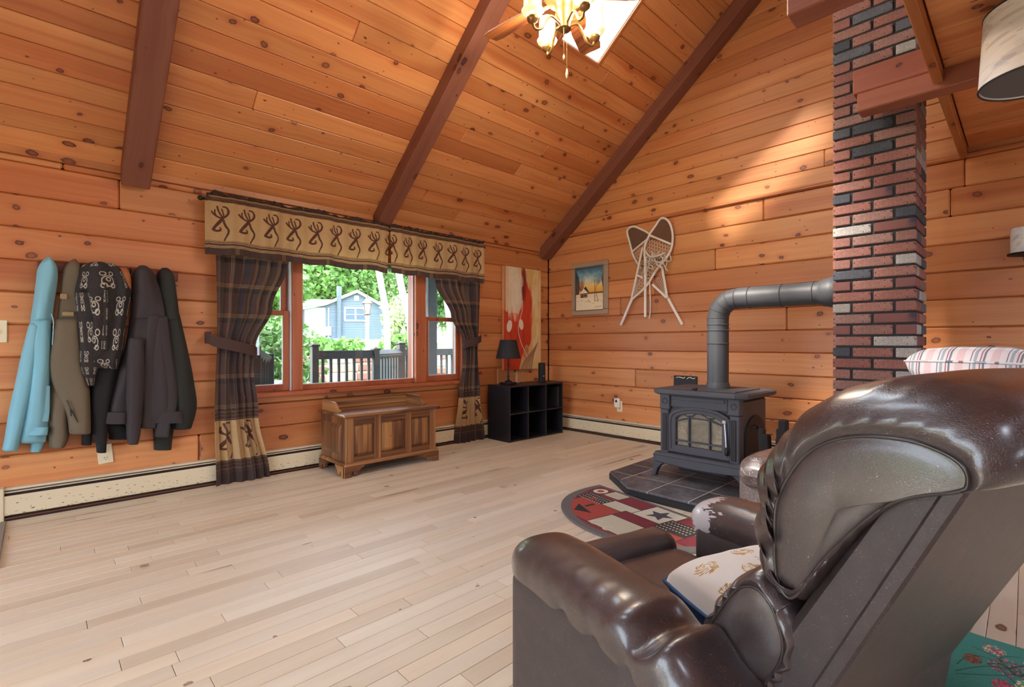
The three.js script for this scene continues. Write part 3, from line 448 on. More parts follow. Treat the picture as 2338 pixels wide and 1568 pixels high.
// ---------------------------------------------------------------- pictures
const absTex = canvasTex(512, 1024, (c, W, H) => {
  c.fillStyle = '#dcb877'; c.fillRect(0, 0, W, H); const r = rngOf(66), st = (col, x, y, w, h, a, n, rot = 0) => { for (let i = 0; i < n; i++) { c.globalAlpha = a; c.fillStyle = Array.isArray(col) ? col[Math.floor(r() * col.length)] : col; c.beginPath(); c.ellipse(x + (r() - .5) * w, y + (r() - .5) * h, 6 + r() * 22, 30 + r() * 110, rot + (r() - .5) * .25, 0, 7); c.fill(); } };
  st(['#e8dcc0', '#d9d3c6', '#cfc7b4'], 150, 230, 280, 500, .35, 130); st(['#e3c58a', '#d9ad5c', '#e9d7ae'], 440, 500, 110, 1000, .35, 120);
  c.globalAlpha = 1; c.fillStyle = '#c93d22'; c.beginPath(); c.moveTo(0, 430); c.bezierCurveTo(90, 500, 120, 430, 190, 470); c.bezierCurveTo(250, 380, 280, 300, 250, 160); c.lineTo(285, 60); c.bezierCurveTo(300, 200, 400, 260, 375, 420); c.bezierCurveTo(330, 560, 420, 700, 330, 800); c.bezierCurveTo(300, 700, 250, 860, 200, 1024); c.lineTo(0, 1024); c.closePath(); c.fill();
  st(['#d94a2a', '#b8321f', '#e0603a', '#8f2a1c'], 150, 680, 330, 420, .22, 140); st(['#d8512c', '#c23a20'], 320, 450, 90, 420, .25, 60, .15); st(['#8a2a22', '#9f3a2a', '#6e211c'], 262, 150, 30, 260, .4, 30);
  st(['#f0e6d0', '#ded2bc'], 150, 250, 180, 360, .4, 60);
  c.globalAlpha = .95; c.fillStyle = '#ece3d2'; c.beginPath(); c.ellipse(70, 590, 34, 60, .2, 0, 7); c.fill(); c.beginPath(); c.ellipse(228, 570, 30, 55, -.2, 0, 7); c.fill();
  c.strokeStyle = '#f1dccb'; c.lineWidth = 7; c.beginPath(); c.moveTo(248, 330); c.bezierCurveTo(270, 430, 170, 560, 195, 660); c.bezierCurveTo(220, 780, 300, 860, 330, 930); c.stroke();
  for (let i = 0; i < 26; i++) { c.globalAlpha = .5; c.strokeStyle = ['#7c4a3a', '#e6cfae', '#a86a4c', '#4e2c24'][i % 4]; c.lineWidth = 5 + r() * 6; c.beginPath(); c.moveTo(210 + i * 7, 1024); c.bezierCurveTo(240 + i * 6, 940, 330 + i * 3, 900, 470 - i * 2, 745 + i * 4); c.stroke(); }
  c.globalAlpha = .7; c.strokeStyle = '#b58c4c'; c.lineWidth = 3; c.beginPath(); c.moveTo(372, 0); c.lineTo(372, 430); c.stroke();
  c.globalAlpha = .5; c.fillStyle = '#b03a22'; c.fillRect(0, 0, 22, H);
});
{
  const p = thing('abstract_painting', 'tall unframed abstract canvas in red, cream and ochre on the corner wall', 'painting', [4.065, .775, ZW + .012]);
  part('canvas', (() => { const g = bxl(0, .655, 0, 1.27, 0, .04, .002), q = g.attributes.position, uv = new Float32Array(q.count * 2); for (let i = 0; i < q.count; i++) { uv[2 * i] = q.getX(i) / .655; uv[2 * i + 1] = q.getY(i) / 1.27; } g.setAttribute('uv', new THREE.BufferAttribute(uv, 2)); return g; })(), std(0xffffff, .55, { map: absTex }), p);
}
const cabinTex = canvasTex(512, 680, (c, W, H) => {
  const g = c.createLinearGradient(0, 0, 0, 430); g.addColorStop(0, '#3a5f7c'); g.addColorStop(.25, '#7fb0c0'); g.addColorStop(.5, '#e6e2c4'); g.addColorStop(.75, '#f0c667'); g.addColorStop(1, '#e59a3a'); c.fillStyle = g; c.fillRect(0, 0, W, 440);
  const r = rngOf(19); for (let i = 0; i < 240; i++) { const x = r() * W, y = r() * 260, m = Math.abs(x - 230) / 230; if (r() > m * .9) continue; c.globalAlpha = .12; c.fillStyle = ['#2d4f6b', '#3f7fa0', '#2f3a52', '#65a5bd'][Math.floor(r() * 4)]; c.beginPath(); c.ellipse(x, y, 20 + 40 * r(), 15 + 30 * r(), r() * 3, 0, 7); c.fill(); }
  c.globalAlpha = .8; c.fillStyle = '#2e3440'; c.beginPath(); c.moveTo(0, 40); c.lineTo(60, 150); c.lineTo(80, 300); c.lineTo(60, 430); c.lineTo(0, 440); c.fill(); c.beginPath(); c.moveTo(W, 60); c.lineTo(470, 200); c.lineTo(490, 330); c.lineTo(W, 380); c.fill();
  c.globalAlpha = 1; c.fillStyle = '#efe2c2'; c.fillRect(0, 430, W, H); c.fillStyle = '#6b4a34'; c.fillRect(200, 402, 312, 24); c.fillStyle = '#ead9b4'; c.fillRect(0, 424, W, 60);
  for (let i = 0; i < 60; i++) { c.strokeStyle = ['#8a4a2c', '#b0623a', '#5a3020'][i % 3]; c.lineWidth = 2 + r() * 2; c.globalAlpha = .7; const x = 60 + r() * 100; c.beginPath(); c.moveTo(100, 400); c.quadraticCurveTo(x, 320, x + (r() - .5) * 60, 180 + r() * 120); c.stroke(); }
  c.globalAlpha = 1; c.fillStyle = '#8c6a48'; c.fillRect(85, 400, 135, 80); c.fillStyle = '#f2e8d2'; c.beginPath(); c.moveTo(65, 410); c.lineTo(150, 335); c.lineTo(235, 405); c.fill(); c.fillStyle = '#33384a'; c.beginPath(); c.moveTo(150, 335); c.lineTo(185, 300); c.lineTo(250, 400); c.lineTo(232, 405); c.fill(); c.fillStyle = '#4a3424'; c.fillRect(110, 430, 26, 48); c.fillRect(160, 430, 30, 28);
  c.strokeStyle = '#8a5a2c'; c.lineWidth = 10; c.beginPath(); c.moveTo(352, 560); c.lineTo(350, 190); c.stroke(); c.lineWidth = 9; c.beginPath(); c.moveTo(410, 560); c.bezierCurveTo(390, 450, 360, 400, 372, 320); c.lineTo(440, 250); c.stroke();
  c.lineWidth = 4; for (let i = 0; i < 26; i++) { c.globalAlpha = .8; c.strokeStyle = ['#7a4a26', '#a2622e', '#4a3424'][i % 3]; const x = r() * W, y = 520 + r() * 60; c.beginPath(); c.moveTo(x, y); c.lineTo(x + 30 * r() + 8, y + (r() - .3) * 14); c.stroke(); }
  c.globalAlpha = .8; c.strokeStyle = '#5a4430'; c.lineWidth = 3; c.beginPath(); c.moveTo(350, 640); for (let i = 0; i < 14; i++) c.lineTo(350 + i * 10, 640 + (i % 2 ? -9 : 5) - i * .5); c.stroke();
  c.globalAlpha = .4; c.strokeStyle = '#9aa7b4'; c.beginPath(); c.moveTo(95, 570); c.lineTo(112, 590); c.lineTo(95, 612); c.lineTo(80, 590); c.closePath(); c.stroke();
});
{
  const p = thing('framed_picture', 'framed snowy cabin watercolor with an orange sunset sky', 'picture', [XG, 1.45, -4.015], -Math.PI / 2), w = .555, h = .655, f = .065;
  const fm = std(0xa8937c, .5, { bumpMap: rep(speck, 2), bumpScale: .002 });
  part('backing', bxl(f * .7, w - f * .7, f * .7, h - f * .7, .006, .012, 0), std(0x8a7a60, .8), p);
  const fr = part('frame', wuv(J(bxl(0, w, h - f, h, 0, .028, .008), bxl(0, w, 0, f, 0, .028, .008), bxl(0, f, f, h - f, 0, .028, .008), bxl(w - f, w, f, h - f, 0, .028, .008)), 0, 1), fm, p);
  part('frame_lip', J(bxl(f - .004, w - f + .004, h - f, h - f + .012, .01, .034, .004), bxl(f - .004, w - f + .004, f - .012, f, .01, .034, .004), bxl(f - .012, f, f, h - f, .01, .034, .004), bxl(w - f, w - f + .012, f, h - f, .01, .034, .004)), std(0x8a7460, .5), fr);
  part('print', (() => { const g = new THREE.PlaneGeometry(w - 2 * f + .004, h - 2 * f + .004); g.translate(w / 2, h / 2, .0135); return g; })(), std(0xffffff, .5, { map: cabinTex }), p);
}
// ---------------------------------------------------------------- snowshoes; local plane x = world z, y up, z out of the wall
{
  const strapM = std(0xd8d2c6, .6), frameM = std(0xe6e2da, .5), webM = std(0x7a5a48, .8), laceM = std(0xcfc5b4, .7);
  function snowshoe(pts, tail, label, zoff, bars, crop) {
    const s = thing('snowshoe', label, 'snowshoe', [XG - .02 - zoff, 0, 0], -Math.PI / 2, undefined);
    const loop = pts.map(([a, b]) => V(a, b, 0)); const cv = new THREE.CatmullRomCurve3([...loop], false, 'catmullrom', .5);
    part('frame', J(new THREE.TubeGeometry(cv, 90, .0125, 8), ...[]), frameM, s);
    part('tail', bar([tail[0][0], tail[0][1], 0], [tail[1][0], tail[1][1], 0], .026, .018), frameM, s);
    for (const [a, b] of bars) part('crossbar', bar([a[0], a[1], .004], [b[0], b[1], .004], .02, .014), frameM, s);
    // lacing clipped to the loop
    const poly = cv.getPoints(80).map((p) => [p.x, p.y]); const inP = (x, y) => { let c = false; for (let i = 0, j = poly.length - 1; i < poly.length; j = i++) { if ((poly[i][1] > y) !== (poly[j][1] > y) && x < (poly[j][0] - poly[i][0]) * (y - poly[i][1]) / (poly[j][1] - poly[i][1]) + poly[i][0]) c = !c; } return c; };
    const ax = V(tail[1][0] - pts[crop][0], tail[1][1] - pts[crop][1], 0).normalize(), px = V(-ax.y, ax.x, 0), o = V(pts[crop][0], pts[crop][1], 0), toe = [], body = [];
    const bd = (bars[0][0][0] + bars[0][1][0]) / 2, by = (bars[0][0][1] + bars[0][1][1]) / 2, sp0 = (bd - o.x) * ax.x + (by - o.y) * ax.y;
    const web = (dx, dy, step, rad, list, cond) => { for (let q = -1; q < 1; q += step) { let run = null; for (let k = -.2; k <= 1.3; k += .006) { const P = o.clone().addScaledVector(ax, k * dx[0] + q * dy[0]).addScaledVector(px, k * dx[1] + q * dy[1]); const ok = inP(P.x, P.y) && cond((P.x - o.x) * ax.x + (P.y - o.y) * ax.y); if (ok && !run) run = P.clone(); if (!ok && run) { if (run.distanceTo(P) > .012) list.push(rod([run.x, run.y, 0], [P.x, P.y, 0], rad, rad, 4)); run = null; } } } };
    web([.7, .7], [.7, -.7], .011, .0024, toe, (t) => t < sp0); web([.7, -.7], [.7, .7], .011, .0024, toe, (t) => t < sp0); web([0, 1], [1, 0], .011, .0024, toe, (t) => t < sp0);
    web([.9, .42], [.42, -.9], .032, .0022, body, (t) => t > sp0 + .02); web([.9, -.42], [.42, .9], .032, .0022, body, (t) => t > sp0 + .02); web([0, 1], [1, 0], .035, .0022, body, (t) => t > sp0 + .02);
    if (toe.length) part('toe_webbing', J(toe), webM, s); if (body.length) part('lacing', J(body), laceM, s);
    return s;
  }
  const g = (u, v) => { const t = (u - 1169) / 1129, x = .7218 * t + .6921, n = -.6921 * t + .7218, k = 4.9 / x; return [-n * k, 1.1 + (784 - v) / 1129 * k]; };
  const Z = (x, y) => g(1400 + x / 5.6, 480 + y / 5.6);
  // toes and rims read off the photo on the wall plane
  snowshoe([[700, 1120], [650, 1000], [520, 930], [430, 700], [425, 480], [480, 330], [560, 210], [640, 110], [730, 150], [780, 300], [770, 470], [710, 600], [560, 790], [440, 980], [250, 1150]].map(([x, y]) => Z(x, y)).slice(3), [Z(265, 1130), Z(120, 1470)], 'cream wooden snowshoe whose tail points down to the framed picture', .035, [[Z(490, 325), Z(765, 440)]], 4);
  snowshoe([[240, 1180], [290, 950], [360, 600], [400, 450], [470, 320], [330, 230], [240, 210], [180, 270], [215, 420], [250, 560], [300, 660], [350, 740]].map(([x, y]) => Z(x, y)).slice(3, 12), [Z(700, 1120), Z(885, 1460)], 'cream wooden snowshoe whose tail points down to the stove pipe', .0, [[Z(245, 530), Z(480, 335)]], 3).children.length;
  const s = thing('ski_pole', 'cream straight wooden stick hanging between the crossed snowshoes', 'stick', [XG - .05, 0, 0], -Math.PI / 2);
  part('shaft', J(bar([...Z(430, 590), 0], [...Z(430, 1365), 0], .028, .018)), frameM, s);
  const b = thing('snowshoe_binding', 'tangled pale leather harness straps on the crossed snowshoes', 'straps', [XG - .06, 0, 0], -Math.PI / 2), r = rngOf(9);
  for (let i = 0; i < 9; i++) part('strap', tube(Array.from({ length: 5 }, (_, k) => [...Z(440 + 60 * i * .5 + rr(-60, 90, r), 560 + k * 55 + rr(-40, 40, r)), rr(-.005, .012, r)]), .0055, 24, 5), strapM, b);
  part('strap', tube([[...Z(430, 520), 0], [...Z(500, 600), .01], [...Z(600, 590), .012], [...Z(690, 550), 0]], .011, 20, 6), strapM, b); part('strap', tube([[...Z(490, 900), 0], [...Z(500, 1100), .004], [...Z(500, 1280), 0], [...Z(485, 1390), 0]], .0075, 20, 6), strapM, b);
  // body frame sides of the second pair
  part('side_rail', J(bar([...Z(520, 950), -.01], [...Z(700, 1120), -.01], .022, .016), bar([...Z(640, 720), -.012], [...Z(710, 1120), -.012], .022, .016), bar([...Z(395, 480), -.012], [...Z(250, 1150), -.012], .022, .016), bar([...Z(320, 830), -.01], [...Z(400, 870), -.01], .02, .014)), frameM, b);
  const net = []; for (let i = 0; i < 9; i++) { const t = i / 8; net.push(rod([...Z(lerp(330, 270, t), lerp(640, 1060, t)), -.012], [...Z(lerp(470, 300, t), lerp(640, 1060, t)), -.012], .0022, .0022, 4), rod([...Z(lerp(560, 690, t), lerp(900, 1080, t)), -.012], [...Z(lerp(640, 700, t), lerp(780, 1080, t)), -.012], .0022, .0022, 4)); }
  for (let i = 0; i < 6; i++) { const t = i / 5; net.push(rod([...Z(lerp(345, 450, t), 640), -.012], [...Z(lerp(265, 300, t), 1080), -.012], .0022, .0022, 4), rod([...Z(lerp(540, 635, t), lerp(930, 800, t)), -.012], [...Z(lerp(690, 705, t), 1090), -.012], .0022, .0022, 4)); }
  part('lacing', J(net), laceM, b);
}
// wall plates
{
  const plate = (g, n, label, pos, turn, w, h, outlet) => { const p = thing(n, label, n.includes('switch') ? 'switch' : 'outlet', pos, turn); part('cover_plate', T(cbox(w, h, .008, .003), 0, 0, .004), ivoryM, p); if (outlet) for (const y of [-.028, .028]) { const f = part('socket', T(new THREE.CylinderGeometry(.017, .017, .003, 20), 0, y, .0095, Math.PI / 2), std(0xded3b4, .4), p); part('slot', J(bxl(-.008, -.0055, y - .001, y + .008, .0105, .0115, 0), bxl(.0055, .008, y - .001, y + .008, .0105, .0115, 0), T(new THREE.CylinderGeometry(.0025, .0025, .001, 10), 0, y - .009, .011, Math.PI / 2)), blackM, f); } else part('toggle', T(cbox(.01, .024, .012, .002), 0, 0, .012), ivoryM, p); return p; };
  plate(0, 'wall_outlet', 'ivory wall outlet slightly askew below the dark hoodies', [.337, .335, ZW + .001], 0, .082, .132, true).rotation.z = .09;
  plate(0, 'light_switch', 'ivory light switch plate on the log wall left of the blue hoodie', [-.178, 1.176, ZW + .001], 0, .08, .14, false);
  const o = plate(0, 'wall_outlet', 'ivory outlet with a plugged-in device low on the gable wall', [XG - .001, .365, -3.305], -Math.PI / 2, .075, .13, true);
  const d = thing('plug_in_device', 'white plug-in night light with a round black eye on the gable wall', 'night light', [XG - .012, .405, -3.325], -Math.PI / 2); part('body', T(cbox(.075, .115, .035, .012), 0, .0, .018), whiteM, d); part('sensor', T(new THREE.CylinderGeometry(.014, .014, .004, 20), 0, .022, .0365, Math.PI / 2), blackM, d);
}
// ---------------------------------------------------------------- curtains and valance
console.log('textiles');
function buck(c, x, y, s, col, sx = 1) {                                    // antlered head mark, s = height
  const k = s / 100; c.save(); c.translate(x, y); c.scale(k * sx, k); c.strokeStyle = c.fillStyle = col; c.lineCap = 'round'; c.lineJoin = 'round';
  const S = (w, ...p) => { c.lineWidth = w; c.beginPath(); c.moveTo(p[0], p[1]); for (let i = 2; i < p.length; i += 4) c.quadraticCurveTo(p[i], p[i + 1], p[i + 2], p[i + 3]); c.stroke(); };
  S(6, 2, -14, 20, -24, 17, -38); S(4.5, 17, -38, 14, -50, 4, -48); S(5, 3, -16, -10, -30, -12, -46); S(4, 6, -18, 4, -32, 0, -40); S(5, -1, -14, -18, -16, -26, -30); S(4, -14, -19, -20, -26, -18, -36);
  S(9, 2, -12, -4, -4, -12, 6); S(8, -12, 6, -20, 16, -22, 22); S(6.5, -22, 22, -14, 28, -3, 22); S(4, -3, 22, 0, 16, -5, 15); S(6, 5, -8, 8, 6, 14, 14); S(5, 14, 14, 22, 24, 14, 38); S(4, 14, 38, 10, 46, 8, 52); c.restore();
}
const mottle = (c, W, H, cols, n, seed, s = 3) => { const r = rngOf(seed); for (let i = 0; i < n; i++) { c.globalAlpha = .25; c.strokeStyle = cols[Math.floor(r() * cols.length)]; c.lineWidth = 1 + r(); const x = r() * W, y = r() * H; c.beginPath(); c.arc(x, y, s * (.5 + r()), r() * 6, r() * 6); c.stroke(); } c.globalAlpha = 1; };
const band = (c, W, y, dir, seed) => { for (const [o, h, col] of [[0, 4, '#8a6a45'], [8, 5, '#4a2c22'], [18, 14, '#3f241c'], [38, 4, '#4a2c22'], [46, 4, '#8a6a45']]) { c.fillStyle = col; c.fillRect(0, y + dir * o, W, h); } const r = rngOf(seed); c.strokeStyle = '#b58e5c'; c.lineWidth = 2; for (let x = 0; x < W; x += 9) { c.beginPath(); c.moveTo(x, y + dir * 18 + 3 + 8 * r()); c.lineTo(x + 8, y + dir * 18 + 3 + 8 * r()); c.stroke(); } };
const valTex = canvasTex(2048, 384, (c, W, H) => { c.fillStyle = '#cfae7c'; c.fillRect(0, 0, W, H); mottle(c, W, H, ['#b08f60', '#e2c795', '#a98457'], 9000, 3, 4); c.fillStyle = '#b58f60'; c.fillRect(0, 0, W, 8); band(c, W, 6, .6, 8); for (let i = 0; i < 15; i++) buck(c, 80 + i * 136, 172, 222, '#5e3526', .85); band(c, W, H - 92, 1, 9); c.fillStyle = '#4b3530'; c.fillRect(0, H - 44, W, 44); c.strokeStyle = '#b58e5c'; c.lineWidth = 2; for (let i = 0; i < 8; i++) for (let k = 0; k < 3; k++) { c.beginPath(); c.moveTo(150 + i * 270 + k * 8, H - 44); c.lineTo(150 + i * 270 + k * 8, H); c.stroke(); } });
const panelTex = canvasTex(768, 1536, (c, W, H) => {
  c.fillStyle = '#493430'; c.fillRect(0, 0, W, H); const pl = (vert, p, w, col, a) => { c.globalAlpha = a; c.fillStyle = col; vert ? c.fillRect(p, 0, w, H) : c.fillRect(0, p, W, w); };
  for (let i = 0; i < 6; i++) { pl(true, i * 128 + 70, 34, '#2a2a38', .55); pl(true, i * 128 + 10, 30, '#5a3a32', .4); } for (let i = 0; i < 7; i++) { pl(false, i * 190 + 120, 26, '#201c24', .6); pl(false, i * 190 + 40, 40, '#573a33', .3); }
  for (let i = 0; i < 6; i++) for (let k = 0; k < 3; k++) pl(true, i * 128 + 40 + k * 9, 2.5, '#c39a68', .8); for (let i = 0; i < 6; i++) for (let k = 0; k < 3; k++) pl(false, i * 190 + 90 + k * 9, 2.5, '#c39a68', .85);
  c.globalAlpha = 1; const y0 = H * .70; c.fillStyle = '#4b3530'; c.fillRect(0, y0, W, H - y0); band(c, W, y0 + 6, 1, 4); c.fillStyle = '#cbaa78'; c.fillRect(0, y0 + 62, W, 250); c.save(); c.beginPath(); c.rect(0, y0 + 62, W, 250); c.clip(); mottle(c, W, H, ['#a98457', '#e2c795', '#b08f60'], 16000, 5, 4); c.restore(); for (let i = 0; i < 2; i++) buck(c, 205 + i * 385, y0 + 185, 225, '#5e3526', 1.9); band(c, W, y0 + 318, 1, 6); c.fillStyle = '#3f2c29'; c.fillRect(0, H - 66, W, 66);
});
const clothMat = (map) => new THREE.MeshPhysicalMaterial({ map, roughness: .95, side: THREE.DoubleSide, transmission: .32, thickness: 0, bumpMap: rep(cloth, 60, 90), bumpScale: .0006 });
const valM = clothMat(valTex), panM = clothMat(panelTex), ruffM = std(0x3a2a27, .95, { side: THREE.DoubleSide }), tieM = std(0x47322e, .9, { side: THREE.DoubleSide });
function curtain(label, edges, z, pleats, seed, flipTie) {           // edges: [y, xl, xr, amp]
  const o = thing('curtain', label, 'curtain', [0, 0, z]), top = edges[0][0];
  const at = (y) => { let i = 0; while (i < edges.length - 2 && y < edges[i + 1][0]) i++; const a = edges[i], b = edges[i + 1], t = clamp((a[0] - y) / (a[0] - b[0])); const s = t * t * (3 - 2 * t); return [lerp(a[1], b[1], s), lerp(a[2], b[2], s), lerp(a[3], b[3], s)]; };
  const uv0 = rr(0, 1, rngOf(seed));
  const g = grid((u, v) => { const y = top * v, [l, r, a] = at(y), ph = 1.4 * Math.sin(y * 1.3 + seed) + .5 * Math.sin(y * 3.1); const q = u * pleats * 2 * Math.PI + ph * .25 + 1.2 * Math.sin(u * 5 + seed); return [lerp(l, r, u) + .35 * a * Math.sin(2 * q), y, a * Math.sin(q) + .012 * Math.sin(u * 9 + y * 4 + seed)]; }, pleats * 14, 110);
  part('cloth', g, panM, o); return o;
}
const cl = curtain('plaid brown curtain tied back toward the hanging coats', [[1.92, .975, 1.60, .02], [1.75, .98, 1.52, .022], [1.4, .985, 1.40, .022], [1.08, .99, 1.265, .02], [.9, .985, 1.245, .022], [.55, .98, 1.28, .024], [0.006, .985, 1.375, .022]], -4.335, 5, 2);
part('tieback', (() => { const g = grid((u, v) => { const a = u * Math.PI * 1.15 - .2, x = lerp(.94, 1.285, .5 - .5 * Math.cos(u * Math.PI)), y = 1.145 - .13 * u + (v - .5) * .085; return [x, y, .052 * Math.sin(u * Math.PI) + .006]; }, 24, 3); return g; })(), tieM, cl); part('tie_end', J(bxl(.925, .955, 1.10, 1.19, -.05, .02, .003)), tieM, cl);
const cr = curtain('plaid brown curtain tied back beside the abstract painting', [[1.92, 3.0, 3.66, .02], [1.75, 3.06, 3.655, .022], [1.4, 3.27, 3.645, .022], [1.14, 3.41, 3.64, .02], [.95, 3.42, 3.635, .022], [.55, 3.36, 3.67, .024], [0.006, 3.30, 3.735, .022]], -4.335, 5, 5);
part('tieback', grid((u, v) => { const x = lerp(3.40, 3.66, .5 - .5 * Math.cos(u * Math.PI)), y = 1.07 + .11 * u + (v - .5) * .08; return [x, y, .05 * Math.sin(u * Math.PI) + .006]; }, 24, 3), tieM, cr);
function valance(label, x0, x1, u0, u1, seed, open) {
  const o = thing('valance', label, 'valance', [0, 0, -4.29]), ph = seed, folds = (x, v) => .014 * Math.sin(x * 11 + ph + .8 * Math.sin(x * 3)) * (1.1 - .4 * v) + .011 * Math.sin(x * 27 + ph * 2 + Math.sin(x * 7)) * (.45 + .55 * (1 - v)) + .005 * Math.sin(x * 61 + 3 * Math.sin(x * 5));
  const g = grid((u, v) => { const xx = lerp(x0, x1, u), y = 1.785 + .445 * v + .006 * Math.sin(xx * 17 + ph) * (1 - v) - .012 * sst(u, 0, 1) * 0; const sh = open * (1 - v) * (open > 0 ? u : 1 - u) * .014; return [xx - sh, y, folds(xx, v) - (seed < 3 && u < .012 ? .03 : 0)]; }, 140, 12); const uv = g.attributes.uv; for (let i = 0; i < uv.count; i++) uv.setX(i, lerp(u0, u1, uv.getX(i))); part('printed_cloth', g, valM, o);
  const r = rngOf(seed * 7), seg = []; for (let i = 0; i <= 60; i++) seg.push(rr(-1, 1, r));
  part('heading_ruffle', grid((u, v) => { const xx = lerp(x0 + .004, x1 - .004, u), k = u * 60, i = Math.min(59, Math.floor(k)), n = lerp(seg[i], seg[i + 1], k - i); return [xx, 2.215 + v * (.045 + .016 * n), folds(xx, 1) - .006 + .014 * Math.sin(xx * 70 + n * 2) * v]; }, 240, 3), ruffM, o);
  return o;
}
valance('long tan valance printed with antlered deer heads, nearer the coats', .915, 2.47, 0, .563, 1, 1); valance('shorter tan deer head valance, nearer the abstract painting', 2.475, 3.675, .565, 1, 4, -1);
{ const o = thing('curtain_rod', 'dark curtain rod behind the tan valance', 'curtain rod', [0, 2.205, -4.34]); part('rod', rod([.90, 0, 0], [3.70, 0, 0], .011), blackM, o); for (const x of [.89, 3.71]) part('finial', T(lathe([[0, -.02], [.014, -.015], [.02, 0], [.014, .015], [0, .022]], 14), x, 0, 0, 0, 0, Math.PI / 2), blackM, o); for (const x of [.96, 2.3, 3.64]) part('bracket', bxl(x - .012, x + .012, -.03, .02, -.088, .0, .003), blackM, o); }

// ---------------------------------------------------------------- coats on the rack
const wx = (zx, zy, z) => { const u = zx / 2.376, v = 560 + zy / 2.376, t = (u - 1169) / 1129, k = -z / (-.6921 * t + .7218); return [(.7218 * t + .6921) * k, 1.1 + (784 - v) / 1129 * k]; };
function drape(rows, z0, dep, nf, amp, seed) {
  const Z = z0 + dep * .7, P = rows.map(([y, l, r, d = 1]) => { const a = wx(l, y, Z), b = wx(r, y, Z); return [a[1] * .5 + b[1] * .5, a[0], b[0], d, a[1], b[1]]; }), n = rows.length - 1;
  const cat = (v) => { const k = v * n, i = Math.min(n - 1, Math.floor(k)), t = k - i, p = (j) => P[clamp(j, 0, n)], f = (c) => { const a = p(i - 1)[c], b = p(i)[c], d = p(i + 1)[c], e = p(i + 2)[c]; return .5 * (2 * b + (d - a) * t + (2 * a - 5 * b + 4 * d - e) * t * t + (3 * b - a - 3 * d + e) * t * t * t); }; return [0, 1, 2, 3, 4, 5].map(f); };
  return flip(grid((u, v) => { const vv = clamp((v - .02) / .96), [, l, r, d, yl, yr] = cat(vv), e = Math.min(1, Math.sqrt(Math.min(v, 1 - v) / .04 + 1e-6)), m = (l + r) / 2, hw = (r - l) / 2 * (.6 + .4 * e);
    const front = u < .62, s = front ? u / .62 : 1 - (u - .62) / .38, c = -Math.cos(s * Math.PI), x = m + hw * (front ? Math.sign(c) * Math.pow(Math.abs(c), .75) : c), sn = Math.sin(s * Math.PI);
    const fold = front ? amp * (Math.sin(s * nf * Math.PI * 2 + seed + vv * 2.2) + .5 * Math.sin(s * nf * 4.7 + seed * 3 - vv * 5)) * Math.min(1, sn * 1.6) * (.4 + .6 * Math.sin(Math.min(1, vv * 1.6) * Math.PI * .5)) : 0;
    return [x, lerp(yl, yr, clamp((x - l) / (r - l + 1e-5))), front ? z0 + dep * d * e * Math.pow(sn, .6) + fold : z0 + .002]; }, 56, 44, true));
}
